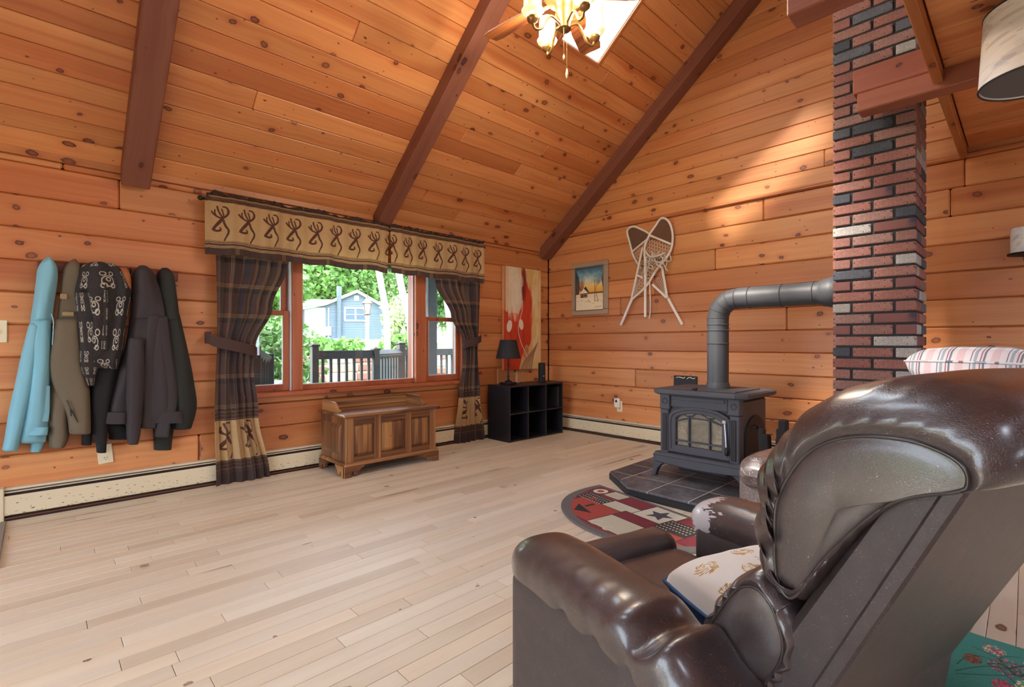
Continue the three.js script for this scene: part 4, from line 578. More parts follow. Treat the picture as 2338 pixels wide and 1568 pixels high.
{
  const z = ZW + .02, fab = (c, o = {}) => std(c, .93, { bumpMap: rep(cloth, 22, 30), bumpScale: .0006, side: THREE.DoubleSide, ...o });
  const rack = thing('coat_rack', 'dark brown wooden coat rack board behind the hanging coats', 'coat rack', [0, 0, ZW]);
  part('board', wood(bxl(-.005, .76, 1.565, 1.632, .001, .02, .004), 0), beamM, rack); for (const x of [.07, .21, .33, .47, .58, .69]) part('hook', J(tube([[x, 1.60, .018], [x, 1.60, .045], [x, 1.615, .058], [x, 1.632, .055]], .005, 14, 8)), blackM, rack);
  const blue = fab('#84bfd2'), b = thing('hoodie', 'light blue hooded sweatshirt hanging at the end of the coat rack', 'hoodie');
  part('hood', drape([[56, 258, 270, .4], [85, 226, 296], [125, 203, 314], [190, 194, 314], [300, 180, 298], [410, 162, 282, .8]], z + .012, .10, 1.6, .010, 1), blue, b);
  part('body', drape([[395, 166, 280, .8], [520, 148, 284], [640, 140, 288], [760, 130, 276], [900, 112, 270], [985, 100, 262], [1075, 84, 250, .9]], z, .11, 1.5, .012, 2), blue, b);
  part('sleeve', drape([[420, 158, 212, .8], [600, 112, 198], [760, 78, 176], [900, 46, 150], [1000, 30, 128], [1060, 20, 112], [1118, 8, 96, .9]], z + .03, .09, 1, .008, 3), blue, b);
  part('pocket', drape([[762, 182, 272, .5], [830, 160, 272, .5], [900, 140, 270, .5], [958, 146, 264, .5]], z + .09, .022, .6, .002, 4), blue, b); part('hem', drape([[985, 128, 264], [1030, 126, 258]], z + .085, .03, 2, .003, 5), blue, b); part('cuff', drape([[1040, 172, 250], [1080, 166, 238], [1122, 162, 220]], z, .06, 1, .003, 5), blue, b);
  part('drawstring', tube([[...wx(278, 372, -4.32), -4.31], [...wx(290, 420, -4.31), -4.30], [...wx(284, 540, -4.31), -4.31]], .003, 16, 6), fab('#a8d4e0'), b);
  const ol = fab('#6e6250'), j = thing('jacket', 'olive brown fleece jacket between the blue hoodie and the patterned cardigan', 'jacket');
  part('collar', drape([[70, 398, 414, .4], [120, 348, 440], [240, 330, 446], [400, 312, 452, .9]], z + .005, .09, 1.2, .008, 6), ol, j);
  part('body', drape([[300, 322, 450, .8], [460, 300, 460], [620, 268, 470], [760, 270, 430], [900, 258, 380], [1040, 260, 376], [1102, 268, 350]], z, .09, 1.4, .009, 7), ol, j);
  const sl = part('sleeve', drape([[395, 306, 440, .8], [520, 284, 440], [640, 264, 452], [760, 286, 486], [880, 345, 494], [960, 368, 497], [1026, 374, 496]], z + .035, .11, 1, .008, 8), ol, j);
  part('zipper', J(tube([[...wx(362, 840, -4.27), -4.268], [...wx(390, 900, -4.27), -4.262], [...wx(428, 968, -4.27), -4.268]], .0035, 14, 6), tube([[...wx(380, 885, -4.27), -4.262], [...wx(385, 925, -4.27), -4.258]], .005, 6, 6)), std(0x2c2924, .5), sl);
  part('chest_patch', J(...[[345, 276, 13, 12], [370, 371, 22, 9]].map(([x, y, w, h]) => { const [X, Y] = wx(x, y, -4.30); return bxl(X - w * .0013, X + w * .0013, Y - h * .0014, Y + h * .0014, -4.322, -4.318, .001); })), fab('#9a8460'), j);
  // patterned cardigan
  const bearTex = canvasTex(512, 512, (c, W, H) => { c.fillStyle = '#3a3637'; c.fillRect(0, 0, W, H); const r = rngOf(2); for (let i = 0; i < 9000; i++) { c.fillStyle = ['#565052', '#2c292a', '#6e6868', '#1f1d1e'][Math.floor(r() * 4)]; c.fillRect(r() * W, r() * H, 1.5, 3); } c.strokeStyle = '#d9d3c4'; c.lineWidth = 7; c.lineCap = 'round';
    for (let i = 0; i < 3; i++) for (let k = 0; k < 3; k++) { const x = 90 + i * 170 + (k % 2) * 80, y = 80 + k * 170, A = (a, b, q) => { c.beginPath(); c.arc(x + a, y + b, q, 0, 7); c.stroke(); }; A(-24, -34, 13); A(24, -34, 13); A(0, -6, 32); A(0, 4, 12); A(-26, 44, 15); A(26, 44, 15); } });
  const knit = std(0xffffff, .95, { map: rep(bearTex, 2, 1.7), bumpMap: rep(cloth, 16, 16), bumpScale: .003, side: THREE.DoubleSide }), s = thing('cardigan', 'charcoal knit cardigan with cream bear outlines hanging between olive and black garments', 'cardigan');
  part('body', drape([[84, 505, 560, .4], [108, 445, 640], [160, 425, 685], [250, 405, 716], [330, 412, 704], [450, 424, 684], [560, 430, 668], [640, 440, 652, .9], [676, 560, 644, .5]], z + .05, .10, 3.6, .019, 3), knit, s); part('sleeve', drape([[250, 410, 500, .8], [400, 420, 530], [560, 432, 540], [650, 434, 536], [710, 455, 522], [765, 478, 512, .7]], z + .10, .06, 1.2, .008, 4), knit, s); part('lapel', drape([[150, 520, 580, .6], [300, 532, 590], [450, 545, 586], [570, 548, 578]], z + .135, .03, 1, .004, 6), knit, s);
  solo('tan_cap', drape([[118, 640, 690, .6], [150, 630, 708], [200, 640, 716], [262, 660, 716, .7]], z + .02, .09, .5, .002, 1), std(0xb9764a, .6), 'tan leather cap hanging behind the bear cardigan', 'cap');
  const bk = fab('#1e1e22'), k = thing('sweatshirt', 'black sweatshirt whose sleeve hangs down over the wall outlet', 'sweatshirt'); part('body', drape([[300, 500, 690, .7], [500, 500, 680], [620, 505, 660], [760, 498, 640], [900, 488, 640], [1010, 586, 700], [1055, 590, 700]], z, .05, 1.6, .006, 2), bk, k); part('sleeve', drape([[600, 520, 640], [760, 502, 612], [900, 494, 592], [1020, 502, 586], [1070, 512, 584]], z + .045, .06, 1, .005, 3), bk, k); part('cuff', drape([[1062, 520, 582], [1126, 526, 578]], z + .04, .05, 1, .002, 4), bk, k); part('other_sleeve', drape([[880, 470, 520], [1000, 448, 504], [1086, 444, 498]], z, .05, 1, .003, 5), bk, k);
  const ch = fab('#3d373a'), d = thing('hoodie', 'charcoal hoodie with long hanging sleeves beside the black green hoodie', 'hoodie');
  part('hood', drape([[104, 762, 796, .4], [140, 736, 832], [230, 722, 872], [330, 718, 896], [400, 716, 908, .8]], z + .015, .11, 1.8, .012, 2), ch, d); part('body', drape([[360, 716, 908, .8], [520, 692, 930], [700, 640, 960], [850, 596, 985], [905, 582, 990], [972, 570, 996, .9]], z, .11, 2.6, .014, 3), ch, d); part('hem', drape([[905, 584, 692], [970, 572, 690]], z + .09, .03, 1, .002, 2), ch, d); part('hem', drape([[900, 850, 990], [965, 846, 997]], z + .09, .03, 1.5, .002, 2), ch, d);
  part('sleeve', drape([[500, 702, 780, .8], [640, 690, 788], [800, 688, 785], [930, 690, 772], [1020, 690, 766], [1082, 696, 752]], z + .085, .075, 1, .006, 5), ch, d); part('sleeve', drape([[370, 800, 880, .8], [560, 780, 850], [760, 775, 852], [900, 775, 852], [995, 764, 848]], z + .07, .05, 1, .006, 6), ch, d); part('sleeve', drape([[380, 830, 912, .8], [560, 835, 935], [760, 845, 965], [900, 870, 960], [960, 850, 930], [1042, 842, 918]], z + .06, .06, 1, .006, 7), ch, d);
  const dg = fab('#2b2d2a'), e = thing('hoodie', 'black green hoodie hanging at the end of the coat rack toward the curtain', 'hoodie'); part('hood', drape([[118, 885, 915, .4], [160, 862, 946], [280, 866, 966], [410, 890, 984, .8]], z + .005, .09, 1.2, .008, 2), dg, e); part('body', drape([[360, 880, 978, .8], [600, 900, 1032], [760, 920, 1062], [880, 940, 1074], [1000, 930, 1042, .9]], z, .09, 1.3, .010, 3), dg, e); part('cuff', drape([[980, 832, 950], [1040, 836, 940], [1112, 838, 932]], z, .05, 1, .003, 5), dg, e);
}
// ---------------------------------------------------------------- rugs
const rugTex = canvasTex(1024, 512, (c, W, H) => {
  c.fillStyle = '#6f6b69'; c.fillRect(0, 0, W, H); c.save(); c.beginPath(); c.ellipse(W / 2, 22, W / 2 - 36, H - 58, 0, 0, Math.PI); c.lineTo(36, 22); c.clip(); c.fillStyle = '#8f3a38'; c.fillRect(0, 0, W, H);
  const B = (x, y, w, h, col) => { c.fillStyle = col; c.fillRect(x, y, w, h); c.strokeStyle = '#3a3634'; c.lineWidth = 5; c.strokeRect(x, y, w, h); };
  B(50, 22, 110, 120, '#7e2f33'); B(160, 22, 120, 90, '#d3cdb6'); B(280, 22, 190, 110, '#84303a'); B(470, 22, 200, 180, '#d9d4bf'); B(670, 22, 160, 90, '#84303a'); B(830, 22, 150, 160, '#cfc8ae'); B(90, 140, 190, 120, '#3c3837'); B(280, 130, 190, 100, '#cfcab2'); B(130, 230, 300, 220, '#b04a3e'); B(430, 200, 210, 90, '#84303a'); B(430, 290, 220, 160, '#cfcab2'); B(650, 110, 180, 130, '#3c3837'); B(650, 240, 260, 200, '#a8473c'); B(830, 180, 140, 120, '#84303a');
  const star = (x, y, s, col) => { c.fillStyle = col; c.beginPath(); for (let i = 0; i < 10; i++) { const a = i * Math.PI / 5, q = i % 2 ? s * .45 : s; c.lineTo(x + q * Math.sin(a), y - q * Math.cos(a)); } c.fill(); };
  c.fillStyle = '#dcd6c4'; c.beginPath(); c.arc(105, 82, 42, 0, 7); c.fill(); c.fillStyle = '#8f4a38'; c.beginPath(); c.arc(105, 82, 20, 0, 7); c.fill(); star(570, 110, 70, '#4c4a55'); c.fillStyle = '#2f2c2b'; c.beginPath(); c.moveTo(210, 320); c.lineTo(360, 360); c.lineTo(270, 400); c.closePath(); c.fill(); c.fillRect(250, 260, 20, 60); c.fillStyle = '#d9d2bc'; for (let i = 0; i < 40; i++) c.fillRect(100 + (i % 10) * 18, 150 + Math.floor(i / 10) * 26, 8, 8); for (let i = 0; i < 40; i++) c.fillRect(660 + (i % 9) * 18, 122 + Math.floor(i / 9) * 26, 8, 8); c.fillStyle = '#b04a3e'; c.fillRect(165, 185, 36, 34); c.strokeStyle = '#d9d2bc'; c.lineWidth = 10; c.beginPath(); c.arc(470, 420, 26, 0, 5); c.stroke(); c.beginPath(); c.arc(560, 430, 22, 0, 5); c.stroke(); c.strokeStyle = '#8a8570'; c.lineWidth = 3; for (let i = 0; i < 8; i++) { c.beginPath(); c.moveTo(175 + i * 13, 40); c.lineTo(185 + i * 11, 100); c.stroke(); } c.restore();
  const r = rngOf(6); for (let i = 0; i < 6000; i++) { c.globalAlpha = .12; c.fillStyle = r() < .5 ? '#000' : '#fff'; c.fillRect(r() * W, r() * H, 2, 2); }
});
{
  const ax = 3.12, az = -2.28, bx_ = 2.86, bz = -1.02, L = Math.hypot(bx_ - ax, bz - az), o = [[0, 0]]; const N = 40; const pts = []; for (let i = 0; i <= N; i++) { const a = i / N * Math.PI; pts.push([L / 2 - L / 2 * Math.cos(a), .68 * Math.pow(Math.sin(a), .8)]); }
  const g = extr(pts, .009, .002); const p = g.attributes.position, uv = new Float32Array(p.count * 2); for (let i = 0; i < p.count; i++) { uv[2 * i] = p.getX(i) / L; uv[2 * i + 1] = 1 - clamp(p.getY(i) / .68, .005, .995); } g.setAttribute('uv', new THREE.BufferAttribute(uv, 2));
  g.rotateX(Math.PI / 2); g.translate(0, .0125, 0); const m = solo('hearth_rug', g, std(0xffffff, .95, { map: rugTex, bumpMap: rep(cloth, 60, 30), bumpScale: .001, side: THREE.DoubleSide }), 'half-round patchwork hearth rug in red, cream and charcoal', 'rug', [ax, 0, az]); m.rotation.y = Math.atan2(-(bz - az), bx_ - ax);
}
{ const m = thing('door_mat', 'grey woven mat whose edge shows by the end of the baseboard heater', 'mat', [-.7, .001, -3.9]); part('weave', T(cbox(1.1, .01, .84, .003), 0, .005, 0), std(0x7a746c, .95, { map: slateTex(), bumpMap: rep(cloth, 30, 30), bumpScale: .002 }), m); part('binding', J(bxl(.535, .562, 0, .014, -.43, .43, .004)), std(0x8d8880, .9), m); }
// ---------------------------------------------------------------- ceiling fan with four lit lamps
console.log('fan');
{
  const F = thing('ceiling_fan', 'brass ceiling fan with wooden blades and four lit glass lamps', 'ceiling fan', [2.229, 3.14, -1.88]), roofY = YE + TAN * (-1.88 - ZW) - 3.14;
  part('downrod', rod([0, .1, 0], [0, roofY - .02, 0], .012), brassM, F); part('canopy', T(lathe([[.015, -.08], [.05, -.06], [.07, -.01], [.075, .05]], 24), 0, roofY - .03, 0), brassM, F);
  part('motor', lathe([[0, .13], [.04, .12], [.10, .09], [.125, .04], [.125, 0], [.10, -.035], [.06, -.05], [.05, -.09], [.055, -.11], [.035, -.16], [.03, -.19], [.04, -.20], [0, -.215]], 36), brassM, F);
  const bladeM = std(0xc9a58c, .5, { map: oakTex });
  for (let k = 0; k < 5; k++) { const a = (-4 + 72 * k) * Math.PI / 180, b = extr([[-.048, .19], [.048, .19], [.066, .36], [.072, .56], [.06, .61], [-.06, .61], [-.072, .56], [-.066, .36]], .008, .002); b.rotateX(-Math.PI / 2); b.rotateZ(.2); b.rotateY(-a); const bl = part('blade', oak(b, 2), bladeM, F);
    part('blade_iron', (() => { const g = J(bxl(-.014, .014, -.016, -.006, -.21, -.09, .003), bxl(-.035, .035, -.018, -.006, -.26, -.20, .003)); g.rotateZ(.1); g.rotateY(-a); return g; })(), brassM, bl); }
  const glassM = phy(0xfff6e4, .35, { emissive: 0xffd79a, emissiveIntensity: .8, side: THREE.DoubleSide }), bulbM = std(0xffffff, .4, { emissive: 0xffe6bd, emissiveIntensity: 5 });
  for (let k = 0; k < 4; k++) { const a = (19 + 90 * k) * Math.PI / 180, x = .21 * Math.sin(a), z = -.21 * Math.cos(a), L = grp('lamp_arm', F), q = (r, y) => [r * Math.sin(a), y, -r * Math.cos(a)];
    part('arm', tube([q(.03, -.17), q(.09, -.145), q(.13, -.19), q(.155, -.235), q(.195, -.245), q(.21, -.21)], .008, 30, 8), brassM, L);
    part('socket_cup', T(lathe([[0, -.225], [.012, -.22], [.03, -.205], [.034, -.19], [.026, -.183], [.03, -.17], [.02, -.165]], 20), x, .0, z), brassM, L);
    part('glass_shade', T(lathe([[.034, -.17], [.058, -.160], [.063, -.148], [.052, -.132], [.050, -.02], [.047, -.015]], 28), x, 0, z), glassM, L);
    part('bulb', T(new THREE.SphereGeometry(.022, 14, 10), x, -.10, z), bulbM, L);
    const pl = new THREE.PointLight(0xffeacc, 1.3, 0, 2); pl.position.set(x, -.10, z); pl.castShadow = true; L.add(pl); }
  const chain = part('pull_chain', J(rod([.02, -.21, .0], [.022, -.42, 0], .0016, .0016, 6), rod([-.03, -.21, .02], [-.03, -.36, .02], .0016, .0016, 6)), brassM, F); part('chain_pull', J(T(lathe([[0, 0], [.006, .008], [.009, .03], [.003, .06], [0, .062]], 12), .022, -.48, 0), T(lathe([[0, 0], [.005, .006], [.007, .02], [0, .04]], 12), -.03, -.40, .02)), ivoryM, chain);
}
// ---------------------------------------------------------------- birch bark pendant and sconce
const birchTex = canvasTex(512, 256, (c, W, H) => { c.fillStyle = '#e3dfdc'; c.fillRect(0, 0, W, H); const r = rngOf(45); for (let i = 0; i < 260; i++) { c.globalAlpha = .08 + .15 * r(); c.fillStyle = ['#8f98ac', '#b9b4b8', '#7c6a68', '#f4f2ee', '#a9b2c4'][Math.floor(r() * 5)]; c.beginPath(); c.ellipse(r() * W, r() * H, 4 + 26 * r(), 3 + 12 * r(), -.6 + r() * .5, 0, 7); c.fill(); } for (let i = 0; i < 60; i++) { c.globalAlpha = .5; c.fillStyle = '#5a4c4c'; c.fillRect(r() * W, r() * H, 3 + r() * 9, 1.5); } c.globalAlpha = 1; });
{
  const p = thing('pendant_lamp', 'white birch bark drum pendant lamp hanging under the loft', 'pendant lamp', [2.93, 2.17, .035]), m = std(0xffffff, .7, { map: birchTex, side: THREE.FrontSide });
  part('shade', new THREE.CylinderGeometry(.168, .185, .30, 48, 1, true).translate(0, .15, 0), m, p); part('shade_lining', new THREE.CylinderGeometry(.164, .181, .298, 48, 1, true).translate(0, .15, 0), std(0xe3dfdc, .8, { side: THREE.DoubleSide }), p); part('bottom_plate', T(new THREE.CylinderGeometry(.178, .178, .004, 48), 0, .012, 0), std(0x565a60, .6), p, 'dark grey disc closing the drum bottom'); part('rim', J(T(new THREE.TorusGeometry(.184, .004, 8, 48), 0, .002, 0, Math.PI / 2), T(new THREE.TorusGeometry(.167, .004, 8, 48), 0, .30, 0, Math.PI / 2)), ironD, p); part('stem', rod([0, .1, 0], [0, .36, 0], .008), blackM, p);
  const s = thing('wall_sconce', 'small birch bark candle sconce on a black plate on the gable wall', 'sconce', [4.82, 1.70, .0]); part('shade', lathe([[.07, .012], [.084, .012], [.084, .18], [.07, .18]], 36), m, s); part('base_plate', J(T(lathe([[0, 0], [.1, 0], [.1, .012], [0, .012]], 36), 0, 0, 0), bxl(.04, .099, -.03, .0, -.02, .02, .003)), blackM, s);
}
// ---------------------------------------------------------------- recliners. local: x right, y up, -z forward
console.log('recliner');
const leatherTex = dataTex(1024, 1024, (x, y, c) => { const a = vn(x / 5, y / 5, 205, 205), b = vn(x / 120, y / 90, 9, 12), s = vn(x / 3 + 50, y / 3, 341, 341); let k = .9 + .16 * (a - .5) + .2 * (b - .5); const f = (s > .93 && vn(x / 40, y / 40, 26, 26) > .62) ? 1 : 0; c[0] = lerp(60 * k, 180, f); c[1] = lerp(49 * k, 172, f); c[2] = lerp(50 * k, 168, f); });
const wornTex = dataTex(1024, 512, (x, y, c) => { const u = x / 1024, v = y / 512, a = vn(x / 5, y / 5, 205, 103), b = vn(x / 60, y / 50, 18, 11), d = vn(x / 9 + 20, y / 9, 114, 57), s = vn(x / 3 + 50, y / 3, 341, 171); let k = .9 + .16 * (a - .5) + .2 * (b - .5); const front = sst(v, .74, .9), m = sst(front * .42 + b * .55 + d * .2, .74, .77), f = Math.max(m, (s > .93 && b > .5) ? .7 : 0, sst(d, .9, .93) * sst(b, .55, .7)); c[0] = lerp(60 * k, 188, f); c[1] = lerp(49 * k, 184, f); c[2] = lerp(50 * k, 186, f); });
const scuffTex = dataTex(512, 512, (x, y, c) => { const a = vn(x / 5, y / 5, 102, 102), s = vn(x / 3 + 50, y / 3, 170, 170), b = vn(x / 50, y / 20, 10, 25), k = .95 + .16 * (a - .5), f = s > .84 && b > .42 ? 1 : 0; c[0] = lerp(60 * k, 184, f); c[1] = lerp(49 * k, 180, f); c[2] = lerp(50 * k, 178, f); });
const lth = (map, o = {}) => phy(0xffffff, .3, { map, bumpMap: rep(pebble, 9), bumpScale: .0006, clearcoat: 1, clearcoatRoughness: .22, ...o });
const L1 = lth(rep(leatherTex, 2)), L1w = lth(wornTex), L1flat = lth(rep(leatherTex, 2), { roughness: .48, bumpScale: .0006, clearcoat: .25, clearcoatRoughness: .4 }), L2 = lth(rep(scuffTex, 2));
function closedProfile(pts, n) { const c = new THREE.CatmullRomCurve3(pts.map(([a, b]) => V(a, b, 0)), true, 'catmullrom', .5); return c.getSpacedPoints(n).slice(0, n).map((p) => [p.x, p.y]); }
// pillow swept across x from a side profile (f, y); gathers ripple between seam and full section
function pillowSweep(prof, hw, o) {
  const N = 160, P = closedProfile(prof, N); let cx = 0, cy = 0; for (const p of P) { cx += p[0] / N; cy += p[1] / N; } if (o.c) [cx, cy] = o.c; const Q = o.inner ? closedProfile(o.inner, N) : null; let ix = 0, iy = 0; if (Q) for (const p of Q) { ix += p[0] / N; iy += p[1] / N; }
  const st = [[0, -hw * 1.01], [.35, -hw * 1.012], [.6, -hw * 1.008], [o.seam, -hw], [lerp(o.seam, 1, .3), -hw * 1.025], [lerp(o.seam, 1, .65), -hw * .985], [.97, -hw * .90], [1, -hw * .78], [1.015, -hw * .5], [1.02, 0]]; const rows = [...st, ...st.slice(0, -1).reverse().map(([s, x]) => [s, -x])];
  const cv = (v) => { const k = v * (rows.length - 1), i = Math.min(rows.length - 2, Math.floor(k)), t = k - i, g = (j) => rows[clamp(j, 0, rows.length - 1)], f = (c) => { const a = g(i - 1)[c], b = g(i)[c], d = g(i + 1)[c], e = g(i + 2)[c]; return .5 * (2 * b + (d - a) * t + (2 * a - 5 * b + 4 * d - e) * t * t + (3 * b - a - 3 * d + e) * t * t * t); }; return [clamp(f(0), 0, 1.1), f(1), k]; };
  return grid((u, v) => { const [s, x] = cv(v), k = u * N, i = Math.floor(k) % N, t = k - Math.floor(k), a = P[i], b = P[(i + 1) % N], px0 = lerp(a[0], b[0], t), py0 = lerp(a[1], b[1], t); let px = px0 - cx, py = py0 - cy; const L = Math.hypot(px, py) || 1; let bx = null; if (Q) { const qa = Q[i], qb = Q[(i + 1) % N], qx = lerp(qa[0], qb[0], t), qy = lerp(qa[1], qb[1], t); bx = s < o.seam ? [lerp(ix, qx, s / o.seam), lerp(iy, qy, s / o.seam)] : [lerp(qx, px0, (s - o.seam) / (1 - o.seam)), lerp(qy, py0, (s - o.seam) / (1 - o.seam))]; }
    const zone = s >= o.seam ? sst(s, o.seam, o.seam + .06) * Math.exp(-Math.pow(Math.max(0, (hw * .98 - Math.abs(x)) / (hw * .30)), 1.5)) : 0, w = o.gath * zone * ((Math.pow(.5 + .5 * Math.sin(u * o.n * 6.283 + 2.6 * Math.sin(u * 21 + o.seed)), 1.6) - .4) * 1.1 + (vn(u * o.n * 1.7 + 9 * o.seed, v * 6) - .5) * 1.8) * (o.mask ? .10 + .90 * sst(px / L, .1, .6) * sst(-py / L, -.95, -.3) : 1), dent = o.dent ? -o.dent * (1 - s) * .0 : 0;
    const r = s + w / L + .02 * (vn(u * 14 + o.seed, x * 9 + 20) - .5) * sst(s, .8, 1); const ex = w / L + .02 * (vn(u * 14 + o.seed, x * 9 + 20) - .5) * sst(s, .8, 1); if (bx) return [x - Math.sign(x) * zone * w * .5, bx[1] + py * ex, -(bx[0] + px * ex)]; return [x - Math.sign(x) * zone * Math.abs(w) * .4, cy + py * r, -(cx + px * r)]; }, 200, 90, true);
}
function seamRing(prof, hw, s, o = {}) { const N = 80, P = closedProfile(prof, N); let cx = 0, cy = 0; for (const p of P) { cx += p[0] / N; cy += p[1] / N; } if (o.c) [cx, cy] = o.c; return J([-1, 1].map((q) => tube(P.map(([a, b]) => [q * hw * 1.004, cy + (b - cy) * s, -(cx + (a - cx) * s)]), .0028, 160, 6, true))); }
const headP = [[-.495, .93], [-.535, .955], [-.54, 1.0], [-.51, 1.036], [-.44, 1.053], [-.355, 1.046], [-.285, 1.012], [-.235, .955], [-.203, .885], [-.194, .81], [-.205, .74], [-.235, .695], [-.275, .70], [-.33, .79], [-.41, .90]];
const headI = [[-.47, .925], [-.480, .938], [-.476, .955], [-.458, .968], [-.42, .977], [-.36, .972], [-.31, .95], [-.274, .912], [-.245, .852], [-.24, .79], [-.243, .735], [-.255, .71], [-.275, .715], [-.32, .79], [-.40, .89]];
const lowP = [[-.255, .69], [-.215, .725], [-.165, .705], [-.11, .625], [-.07, .54], [-.075, .47], [-.13, .44], [-.21, .50], [-.27, .61]];
function armGeo(side, worn) {
  return grid((u, v) => { const f = lerp(-.25, .445, v), e = v > .86 ? Math.sqrt(Math.max(0, 1 - Math.pow((v - .86) / .14, 2))) : 1, b = v < .12 ? Math.sqrt(Math.max(.02, 1 - Math.pow((.12 - v) / .12, 2))) : 1, k = e * b, a = u * 2 * Math.PI, ca = Math.cos(a), sa = Math.sin(a), sq = (t, p) => Math.sign(t) * Math.pow(Math.abs(t), p);
    const drop = .05 * sst(f, .0, -.25), cy = .535 - drop - .012 * sst(f, .25, .44), hw = .094 * (.35 + .65 * k), hh = .074 * k; let x = hw * sq(ca, .75), y = hh * sq(sa, .8);
    const pinch = [[.16, .022], [.05, .02], [-.05, .014]].reduce((t, [p, w]) => t + Math.exp(-Math.pow((f - p) / w, 2)), 0), out = Math.max(0, side * ca) * sst(sa, .25, -.6); x -= side * .010 * pinch * out; y += .012 * pinch * out;
    const wr = .005 * Math.sin(f * 60 + 4 * sa) * sst(f, .08, -.12) * sst(sa, -.4, .6) + .0025 * (vn(f * 40, u * 9) - .5); y += wr; x += wr * .5 * side;
    y += .016 * Math.exp(-Math.pow((f + .13) / .03, 2)) * sst(sa, .0, .9) - .022 * Math.exp(-Math.pow((f + .07) / .03, 2)) * sst(sa, .0, .9);
    return [side * .335 + x, cy + y, -f]; }, 72, 90, true);
}
function softBox(x0, x1, y0, y1, z0, z1, r, puff = 0, seed = 1) {   // rounded, puffed upholstered block
  const cx = (x0 + x1) / 2, cy = (y0 + y1) / 2, cz = (z0 + z1) / 2, h = [(x1 - x0) / 2, (y1 - y0) / 2, (z1 - z0) / 2], g = new THREE.BoxGeometry(2, 2, 2, 22, 14, 22), p = g.attributes.position;
  for (let i = 0; i < p.count; i++) { const q = [p.getX(i), p.getY(i), p.getZ(i)].map((t, k) => t * h[k]), inn = q.map((t, k) => clamp(t, -h[k] + r, h[k] - r)), d = q.map((t, k) => t - inn[k]), l = Math.hypot(...d) || 1, m = Math.max(...d.map(Math.abs)); const s = m > 0 ? r / l : 0; const o = inn.map((t, k) => t + (m > 1e-9 ? d[k] * s * Math.min(1, m / r) : 0)); const ux = o[0] / h[0], uz = o[2] / h[2]; o[1] += puff * (1 - ux * ux) * (1 - uz * uz) * Math.sign(o[1]) + .003 * (vn(o[0] * 20 + seed * 9, o[2] * 20) - .5); p.setXYZ(i, cx + o[0], cy + o[1], cz + o[2]); }
  const q = mergeVertices(g.deleteAttribute('normal') && g); q.computeVertexNormals(); return q;
}
function recliner(label, pos, turn, M, worn) {
  const R = thing('recliner', label, 'recliner', pos, turn), G = { seam: .72, gath: .016, n: 24, seed: 3, mask: true, inner: headI };
  const head = part('head_cushion', pillowSweep(headP, .285, G), M.main, R); part('seam', seamRing(headI, .285, 1), M.main, head);
  const lum = part('lumbar_cushion', pillowSweep(lowP, .275, { seam: .76, gath: .006, n: 15, seed: 8 }), M.main, R); part('seam', seamRing(lowP, .275, .76), M.main, lum);
  part('back_frame', (() => { const g = extr([[-.42, .935], [-.462, .94], [-.232, .455], [-.205, .33], [-.12, .33], [-.155, .45]].map(([f, y]) => [f, y]), .52, .014); g.rotateY(Math.PI / 2); g.translate(-.26, 0, 0); return wuv(g, 1, .5); })(), M.flat, R);
  part('back_panel', (() => { const g = extr([[-.468, .945], [-.482, .94], [-.252, .452], [-.225, .26], [-.21, .26], [-.237, .455]], .555, .004); g.rotateY(Math.PI / 2); g.translate(-.2775, 0, 0); return wuv(g, 1, .5); })(), M.flat, R);
  part('seat_cushion', softBox(-.245, .245, .30, .435, -.47, .20, .05, .018, 2), M.main, R); part('footrest_roll', softBox(-.265, .265, .30, .462, -.585, -.455, .055, .008, 5), M.main, R); part('front_panel', softBox(-.26, .26, .07, .31, -.565, -.50, .02, 0), M.flat, R);
  for (const s of [-1, 1]) { const a = part('arm_rest', armGeo(s), s > 0 && worn ? M.worn : M.main, R); part('side_panel', softBox(s * .335 - .095, s * .335 + .095, .035, .53, -.40, .12, .03, 0, 3 + s), M.flat, a); }
  part('base', bxl(-.3, .3, .0, .30, -.40, .15, .01), blackM, R);
  return R;
}
recliner('dark brown leather recliner with peeling far arm and a floral pillow on its seat', [1.187, 0, -.432], -15.8 * Math.PI / 180, { main: L1, flat: L1flat, worn: L1w }, true);
{ const r2 = recliner('worn dark leather recliner with pale scuffs between the brown recliner and the stove', [2.65, 0, -.51], 85 * Math.PI / 180, { main: L2, flat: L2, worn: L2 }, false); r2.scale.set(.9, .98, .9); for (const o of r2.children) if (/head|lumbar|back_/.test(o.name)) { o.position.y = -.21; o.position.z = -.03; } }
// pillows
function pillow(name, label, cat, w, h, t, pos, rot, map, extra) { const mk = (s) => grid((u, v) => { const x = u * 2 - 1, y = v * 2 - 1, e = Math.pow(Math.max(0, (1 - x ** 4) * (1 - y ** 4)), .42), pin = 1 - .07 * (1 - Math.abs(y)) * x * x * 0 - .06 * Math.pow(Math.abs(x * y), 2) * -1; return [x * w / 2 * (1 - .06 * (1 - y * y) * -0 - .05 * y * y * (Math.abs(x))), y * h / 2 * (1 - .05 * x * x * Math.abs(y)), s * (t / 2 * e + .004 * (vn(u * 12 + 3, v * 12) - .5) * e)]; }, 44, 44); const o = thing(name, label, cat, pos); o.rotation.set(...rot, 'YXZ'); const fm = std(0xffffff, .9, { map, bumpMap: rep(cloth, 40), bumpScale: .0005 }); part('front', mk(1), fm, o); const bk = part('back', flip(mk(-1)), extra ?? fm, o); part('piping', tube(Array.from({ length: 80 }, (_, i) => { const a = i / 80 * 4, s = Math.floor(a), q = (a - s) * 2 - 1, c = [[q, -1], [1, q], [-q, 1], [-1, -q]][s]; return [c[0] * w / 2 * (1 - .05 * c[1] * c[1]), c[1] * h / 2 * (1 - .05 * c[0] * c[0]), 0]; }), .005, 160, 6, true), extra ?? fm, bk); return o; }
